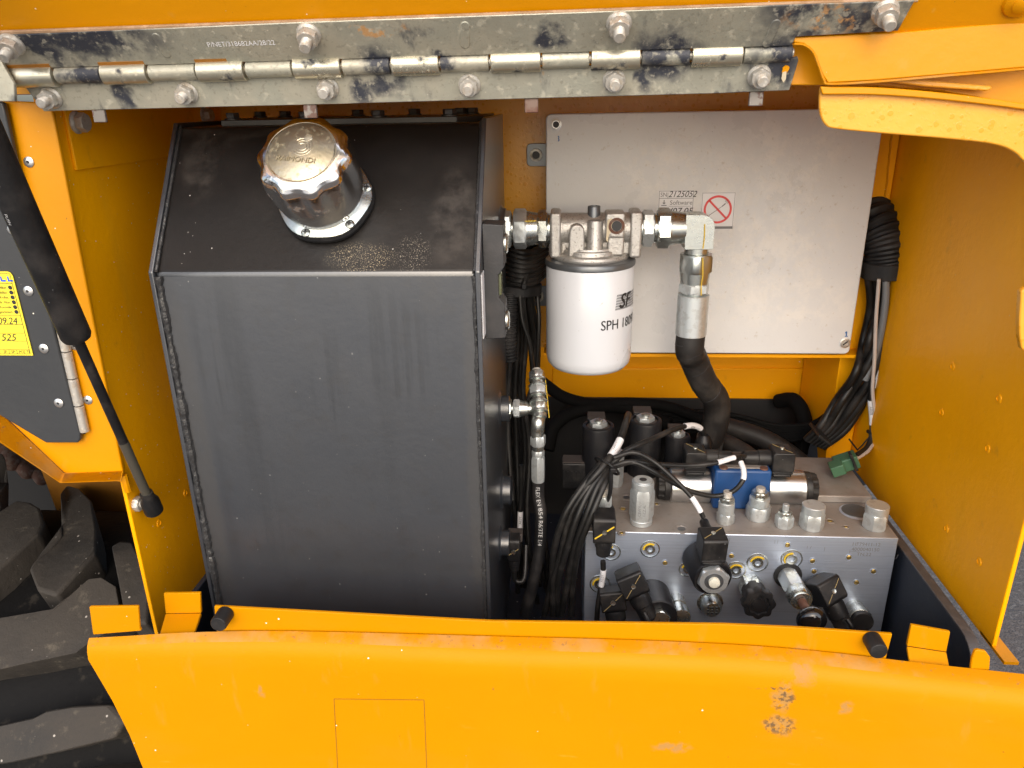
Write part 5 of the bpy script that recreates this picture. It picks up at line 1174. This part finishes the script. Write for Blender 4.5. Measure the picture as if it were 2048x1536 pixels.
# left harness behind the fittings
hb = thing('cable_harness', 'thick dark harness of cables hanging between tank and filter', 'cable harness', tuple(P(1045, 900, .86)))
rn = random.Random(5)
def hc_(pts, rpx, m=m_cable): 
    w_ = [P(*p[:2], y=p[2]) for p in pts]; bm = B(); tube(bm, w_, rpx*mpp(*pts[0]), 10, 6); obj('cable', bm, m, hb)
for i in range(9):
    x_ = 1012+i*8; y_ = .84+rn.uniform(0, .04)
    hc_([(1040+i*5, 470, y_+.02), (1018+i*7, 510, y_+.02), (1008+i*9, 550, y_), (1015+i*6, 590, y_-.01), (x_, 680, y_), (x_+rn.uniform(-6, 8), 780, y_), (x_+rn.uniform(-10, 5)+4, 900, y_), (x_+rn.uniform(-12, 8)+10, 1020, y_-.02), (x_+rn.uniform(-12, 12)+16, 1120, y_-.04), (x_+25, 1230, y_-.05)], 5.5)
for i in range(8):
    hc_([(1000, 480+i*11, .87), (1030, 500+i*10, .845), (1062, 505+i*9, .85), (1092, 490+i*8, .88)], 7)
hc_([(1075, 590, .85), (1078, 650, .84), (1072, 740, .84), (1055, 800, .84)], 4)
hc_([(1040, 590, .83), (1045, 640, .825), (1060, 690, .825), (1068, 760, .83)], 4)
hc_([(1020, 720, .83), (1016, 800, .83), (1018, 900, .82), (1026, 1000, .80)], 5)
bm = B(); p0, p1 = P(1037, 566, .855), P(1036, 584, .855); cyl(bm, p0, p1, .0275, 28, ch=.001); tb = obj('tie_band', bm, m_rub, hb)
bm = B(); obox(bm, P(1048, 573, .825), X, Y, Z, (.0052, .003, .0058)); obj('tie_buckle', bm, m_blk, hb, .0006)
bm = B(); ribbed(bm, [P(1020, 585, .835), P(1018, 630, .832), P(1017, 680, .832), P(1020, 720, .835)], .0095, .0042, .0012); obj('corrugated_conduit', bm, m_rub, hb)
c = P(1040, 1030, .80); cable('dark cable with a white sleeve hanging beside the small tank hose', [(1042, 930, .79), (1042, 990, .79), (1040, 1040, .785), (1040, 1075, .78)], 5, labels=((.55, .90),))
# big dark hoses in the recess
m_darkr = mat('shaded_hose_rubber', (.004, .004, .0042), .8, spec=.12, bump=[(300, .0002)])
gh = 'dark hoses lying in the recess behind the coils'
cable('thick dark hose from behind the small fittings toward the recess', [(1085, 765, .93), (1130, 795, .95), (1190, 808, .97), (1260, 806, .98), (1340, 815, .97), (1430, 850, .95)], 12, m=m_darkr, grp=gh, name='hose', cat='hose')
cable('thick dark hose sloping down right behind the right coil connector', [(1440, 850, .95), (1520, 875, .93), (1580, 910, .91), (1620, 950, .89), (1640, 990, .885)], 20, m=m_hose, grp=gh, name='hose', cat='hose')
cable('thick dark hose behind the blue valve, mostly in shade', [(1440, 880, .92), (1480, 900, .90), (1520, 930, .88), (1540, 960, .87)], 18, m=m_hose, grp=gh, name='hose', cat='hose')
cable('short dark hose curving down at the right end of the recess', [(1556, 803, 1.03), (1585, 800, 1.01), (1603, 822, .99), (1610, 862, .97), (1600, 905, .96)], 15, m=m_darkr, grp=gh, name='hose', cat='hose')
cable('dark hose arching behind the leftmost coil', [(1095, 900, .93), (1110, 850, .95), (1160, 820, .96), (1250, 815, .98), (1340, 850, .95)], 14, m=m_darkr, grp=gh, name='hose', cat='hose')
bw = thing('wire_bunch', 'bunch of thin black wires crossing the dark recess to the right harness', 'cable harness', tuple(P(1550, 850, .95)))
for i in range(9):
    w_ = [P(1300+rn.uniform(-20, 20), 835+i*5, .97), P(1400, 822+i*5, .965), P(1480, 835+i*4+rn.uniform(-6, 6), .96), P(1550, 850+i*4, .95), P(1620, 848+i*3, .93), P(1665, 820+i*4, .92)]
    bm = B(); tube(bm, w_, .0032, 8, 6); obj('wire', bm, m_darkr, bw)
# right harness
rhn = thing('cable_harness', 'black harness leaving a ribbed conduit beside the control box, down the right corner', 'cable harness', tuple(P(1700, 800, .9)))
bm = B(); ribbed(bm, [P(1725, 418, .945), P(1752, 445, .915), P(1770, 485, .90), P(1776, 530, .895)], .0265, .0085, .003, 28); obj('corrugated_conduit', bm, m_rub, rhn)
bm = B(); cyl(bm, P(1774, 520, .897), P(1772, 552, .897), .0285, 28, ch=.001); obj('conduit_end', bm, m_rub, rhn)
def rc(pts, rpx, m=m_cable, nm='cable'):
    w_ = [P(*p[:2], y=p[2]) for p in pts]; bm = B(); tube(bm, w_, rpx*mpp(*pts[0]), 12, 8); obj(nm, bm, m, rhn)
for i in range(6):
    o_ = i*13
    rc([(1736+o_*.8, 545, .89), (1742+o_*.9+J(6), 610, .89+J(.01)), (1728+o_*.95+J(7), 680, .89+J(.012)), (1706+o_*.95+J(7), 745, .89+J(.012)), (1676+o_*.9+J(6), 800, .895+J(.008)), (1642+o_*.75, 850+i*2, .90), (1612+o_*.5, 880+i*3, .905)], 8.5)
rc([(1772, 550, .875), (1770, 610, .875), (1756, 690, .878), (1730, 760, .88)], 7.5, m_greyc)
rc([(1790, 550, .885), (1788, 620, .885), (1785, 680, .885), (1770, 730, .888), (1752, 780, .888), (1745, 810, .888)], 7)
bm = B(); tb_ = P(1640, 868, .88); obox(bm, tb_, V((.6, 0, .8)), Y, V((-.8, 0, .6)), (.004, .040, .020)); obj('tie_band', bm, m_blk, rhn, .001)
pw = thing('wire', 'thin pale wire running down the right corner to the green connector', 'wire', tuple(P(1750, 700, .87)))
bm = B(); fr0 = tube(bm, [P(*p[:2], y=p[2]) for p in ((1758, 558, .868), (1752, 640, .868), (1749, 720, .868), (1745, 780, .87), (1750, 830, .872), (1751, 870, .872), (1738, 900, .85), (1712, 918, .83))], .0021, 8, 8); obj('sheath', bm, m_pale, pw)
cable('black wire beside the pale one with a white sleeve, ending at the green connector', [(1745, 760, .875), (1742, 800, .875), (1745, 850, .875), (1738, 890, .86), (1712, 912, .835)], 6, labels=((.25, .52),), grp='wires to the green connector')
cable('grey black wire with a white sleeve beneath the ribbed conduit, at the right wall', [(1788, 640, .878), (1778, 690, .878), (1765, 730, .878), (1752, 770, .88), (1746, 800, .882)], 5.5, labels=((.50, .80),), grp='wires to the green connector')
t = thing('cable_tie', 'black cable tie on the wires above the green connector', 'cable tie', tuple(P(1748, 862, .87)))
bm = B(); ctr = P(1748, 864, .873); pts = [ctr+V((math.cos(a)*.0075, math.sin(a)*.006, 0)) for a in np.linspace(0, 2*math.pi, 17)]; tube(bm, pts, .0016, 6, sm=False); obj('strap', bm, m_blk, t)
bm = B(); tube(bm, [P(1742, 870, .868), P(1725, 890, .865), P(1715, 900, .862), P(1698, 878, .86)], .0010, 6, sm=False); obj('tail', bm, m_blk, t)
gcn = thing('green_connector', 'green plastic plug at the end of the right corner wires', 'connector', tuple(P(1690, 935, .82)))
gx_ = V((.86, -.1, .42)).normalized(); gyy = V((.1, .99, 0)).normalized(); gzz = gx_.cross(gyy)
bm = B(); obox(bm, P(1692, 924, .825), gx_, gyy, gzz, (.026, .020, .016)); obj('housing', bm, m_green, gcn, .0015)
bm = B(); obox(bm, P(1674, 936, .815), gx_, gyy, gzz, (.015, .018, .013)); obj('front_shell', bm, m_green, gcn, .001)
bm = B(); obox(bm, P(1706, 922, .812), gx_, gyy, gzz, (.003, .012, .022)); obj('latch', bm, m_blk, gcn, .0005)

# ------------------------------------------------------------------ tank side fittings
TY = .735
def tx(px): return P(px, 817, TY).x
tz_ = P(1035, 817, TY).z
tf = thing('tee_fitting', 'small zinc tee with a row of nuts rising beside the tank', 'pipe fitting', (tx(1075), TY, tz_))
stack(tf, (tx(1008), TY, tz_), X, [('neck', 'cyl', tx(1013)-tx(1008), .0065, m_zinc), ('hex_nut', 'hex', tx(1023)-tx(1013), .0105, m_zinc, .2), ('neck', 'cyl', tx(1027)-tx(1023), .0065, m_zinc), ('hex_nut', 'hex', tx(1040)-tx(1027), .0105, m_zinc2, .5), ('sleeve', 'cone', tx(1056)-tx(1040), .0088, m_zinc, .0072), ('arm', 'cyl', tx(1072)-tx(1056), .0060, m_zinc)])
b0_ = P(1080, 836, TY-.01); b1_ = P(1073, 738, TY+.03)
d = (b1_-b0_).normalized(); L_ = (b1_-b0_).length
bm = B(); obox(bm, P(1077, 820, TY), X, Y, Z, (.013, .016, .016)); obj('tee_body', bm, m_zinc, tf, .002)
p = b0_
stack(tf, b0_, d, [('neck', 'cyl', L_*.10, .0072, m_zinc), ('ring', 'cyl', L_*.05, .0102, m_zinc), ('hex_nut', 'hex', L_*.14, .0098, m_zinc, .1), ('ring', 'cyl', L_*.05, .0102, m_zinc), ('neck', 'cyl', L_*.08, .0070, m_zinc), ('ring', 'cyl', L_*.05, .0098, m_zinc), ('hex_nut', 'hex', L_*.16, .0094, m_zinc2, .3), ('ring', 'cyl', L_*.04, .0098, m_zinc), ('neck', 'cyl', L_*.08, .0068, m_zinc), ('ring', 'cyl', L_*.05, .0092, m_zinc), ('hex_nut', 'hex', L_*.14, .0088, m_zinc, .2), ('tip', 'cyl', L_*.06, .005, m_nut)])
bm = B(); tube(bm, [b0_+V((.0098, -.004, .002)), b0_.lerp(b1_, .5)+V((.0095, -.004, 0)), b1_.lerp(b0_, .2)+V((.009, -.004, 0))], .0004, 6); obj('paint_mark', bm, m_ymark, tf)
sh = thing('small_hose', 'slim black printed hose with a silver ferrule beside the tank', 'hose', tuple(P(1076, 900, TY-.01)))
q0 = P(1076, 842, TY-.012); 
bm = B(); tube(bm, [P(1078, 832, TY-.004), P(1076, 845, TY-.012), P(1075, 862, TY-.012), P(1075, 872, TY-.012)], .0072, 16); obj('elbow', bm, m_zinc, sh)
q0 = P(1076, 870, TY-.012)
e_ = stack(sh, q0, -Z, [('hex_nut', 'hex', .0115, .0085, m_zinc2, .2), ('sleeve', 'cone', .006, .0068, m_zinc, .0060), ('hex_nut', 'hex', .007, .0070, m_zinc2, .4), ('ferrule', 'hex', .0300, .0078, m_zinc2, .1)])
bm = B(); hp_ = [e_+Z*.002, e_-Z*.02, P(1082, 1030, TY-.02), P(1080, 1090, TY-.025), P(1070, 1150, TY-.03), P(1050, 1230, TY-.03)]
hf = tube(bm, hp_, .0066, 16, 10); hb_ = obj('hose_body', bm, m_rub, sh)
acc = [0]
for i in range(len(hf)-1): acc.append(acc[-1]+(hf[i+1][0]-hf[i][0]).length)
def hfn(x, y):
    x = min(max(x, 0), acc[-1]-1e-4); j = max(i for i in range(len(acc)-1) if acc[i] <= x); k = (x-acc[j])/(acc[j+1]-acc[j])
    p_ = hf[j][0].lerp(hf[j+1][0], k); d_ = (hf[j+1][0]-hf[j][0]).normalized(); toc = (-p_).normalized(); toc = (toc-d_*toc.dot(d_)).normalized(); s_ = toc.cross(d_)
    th = y/.0066; return p_+(toc*math.cos(th)+s_*math.sin(th))*.0069
f = Flat(hfn); f.text('FLEX  EN 854 R6/3TE 1/4', .006, -.0025, .0062, sx=1.05); f.done('lettering', m_silverink, hb_)
# pressure switch connector on the tank
dH, eH = din('black plug connector with yellow paint on the tank side below the two ports', P(1028, 1095, .70), -Z, -Y, (.0135, 50*mpp(1028, 1095, .70), .018), .016, gr=.0060, gasket=False)
bm = B(); obox(bm, P(1030, 1070, .712), X, Y, Z, (.017, .014, .010)); obj('cover', bm, m_dust, dH, .001)
cable('short black cable looping up from the tank side connector', [(1028, 1142, .70), (1030, 1160, .70), (1044, 1163, .70), (1050, 1145, .705), (1052, 1090, .72)], 5)
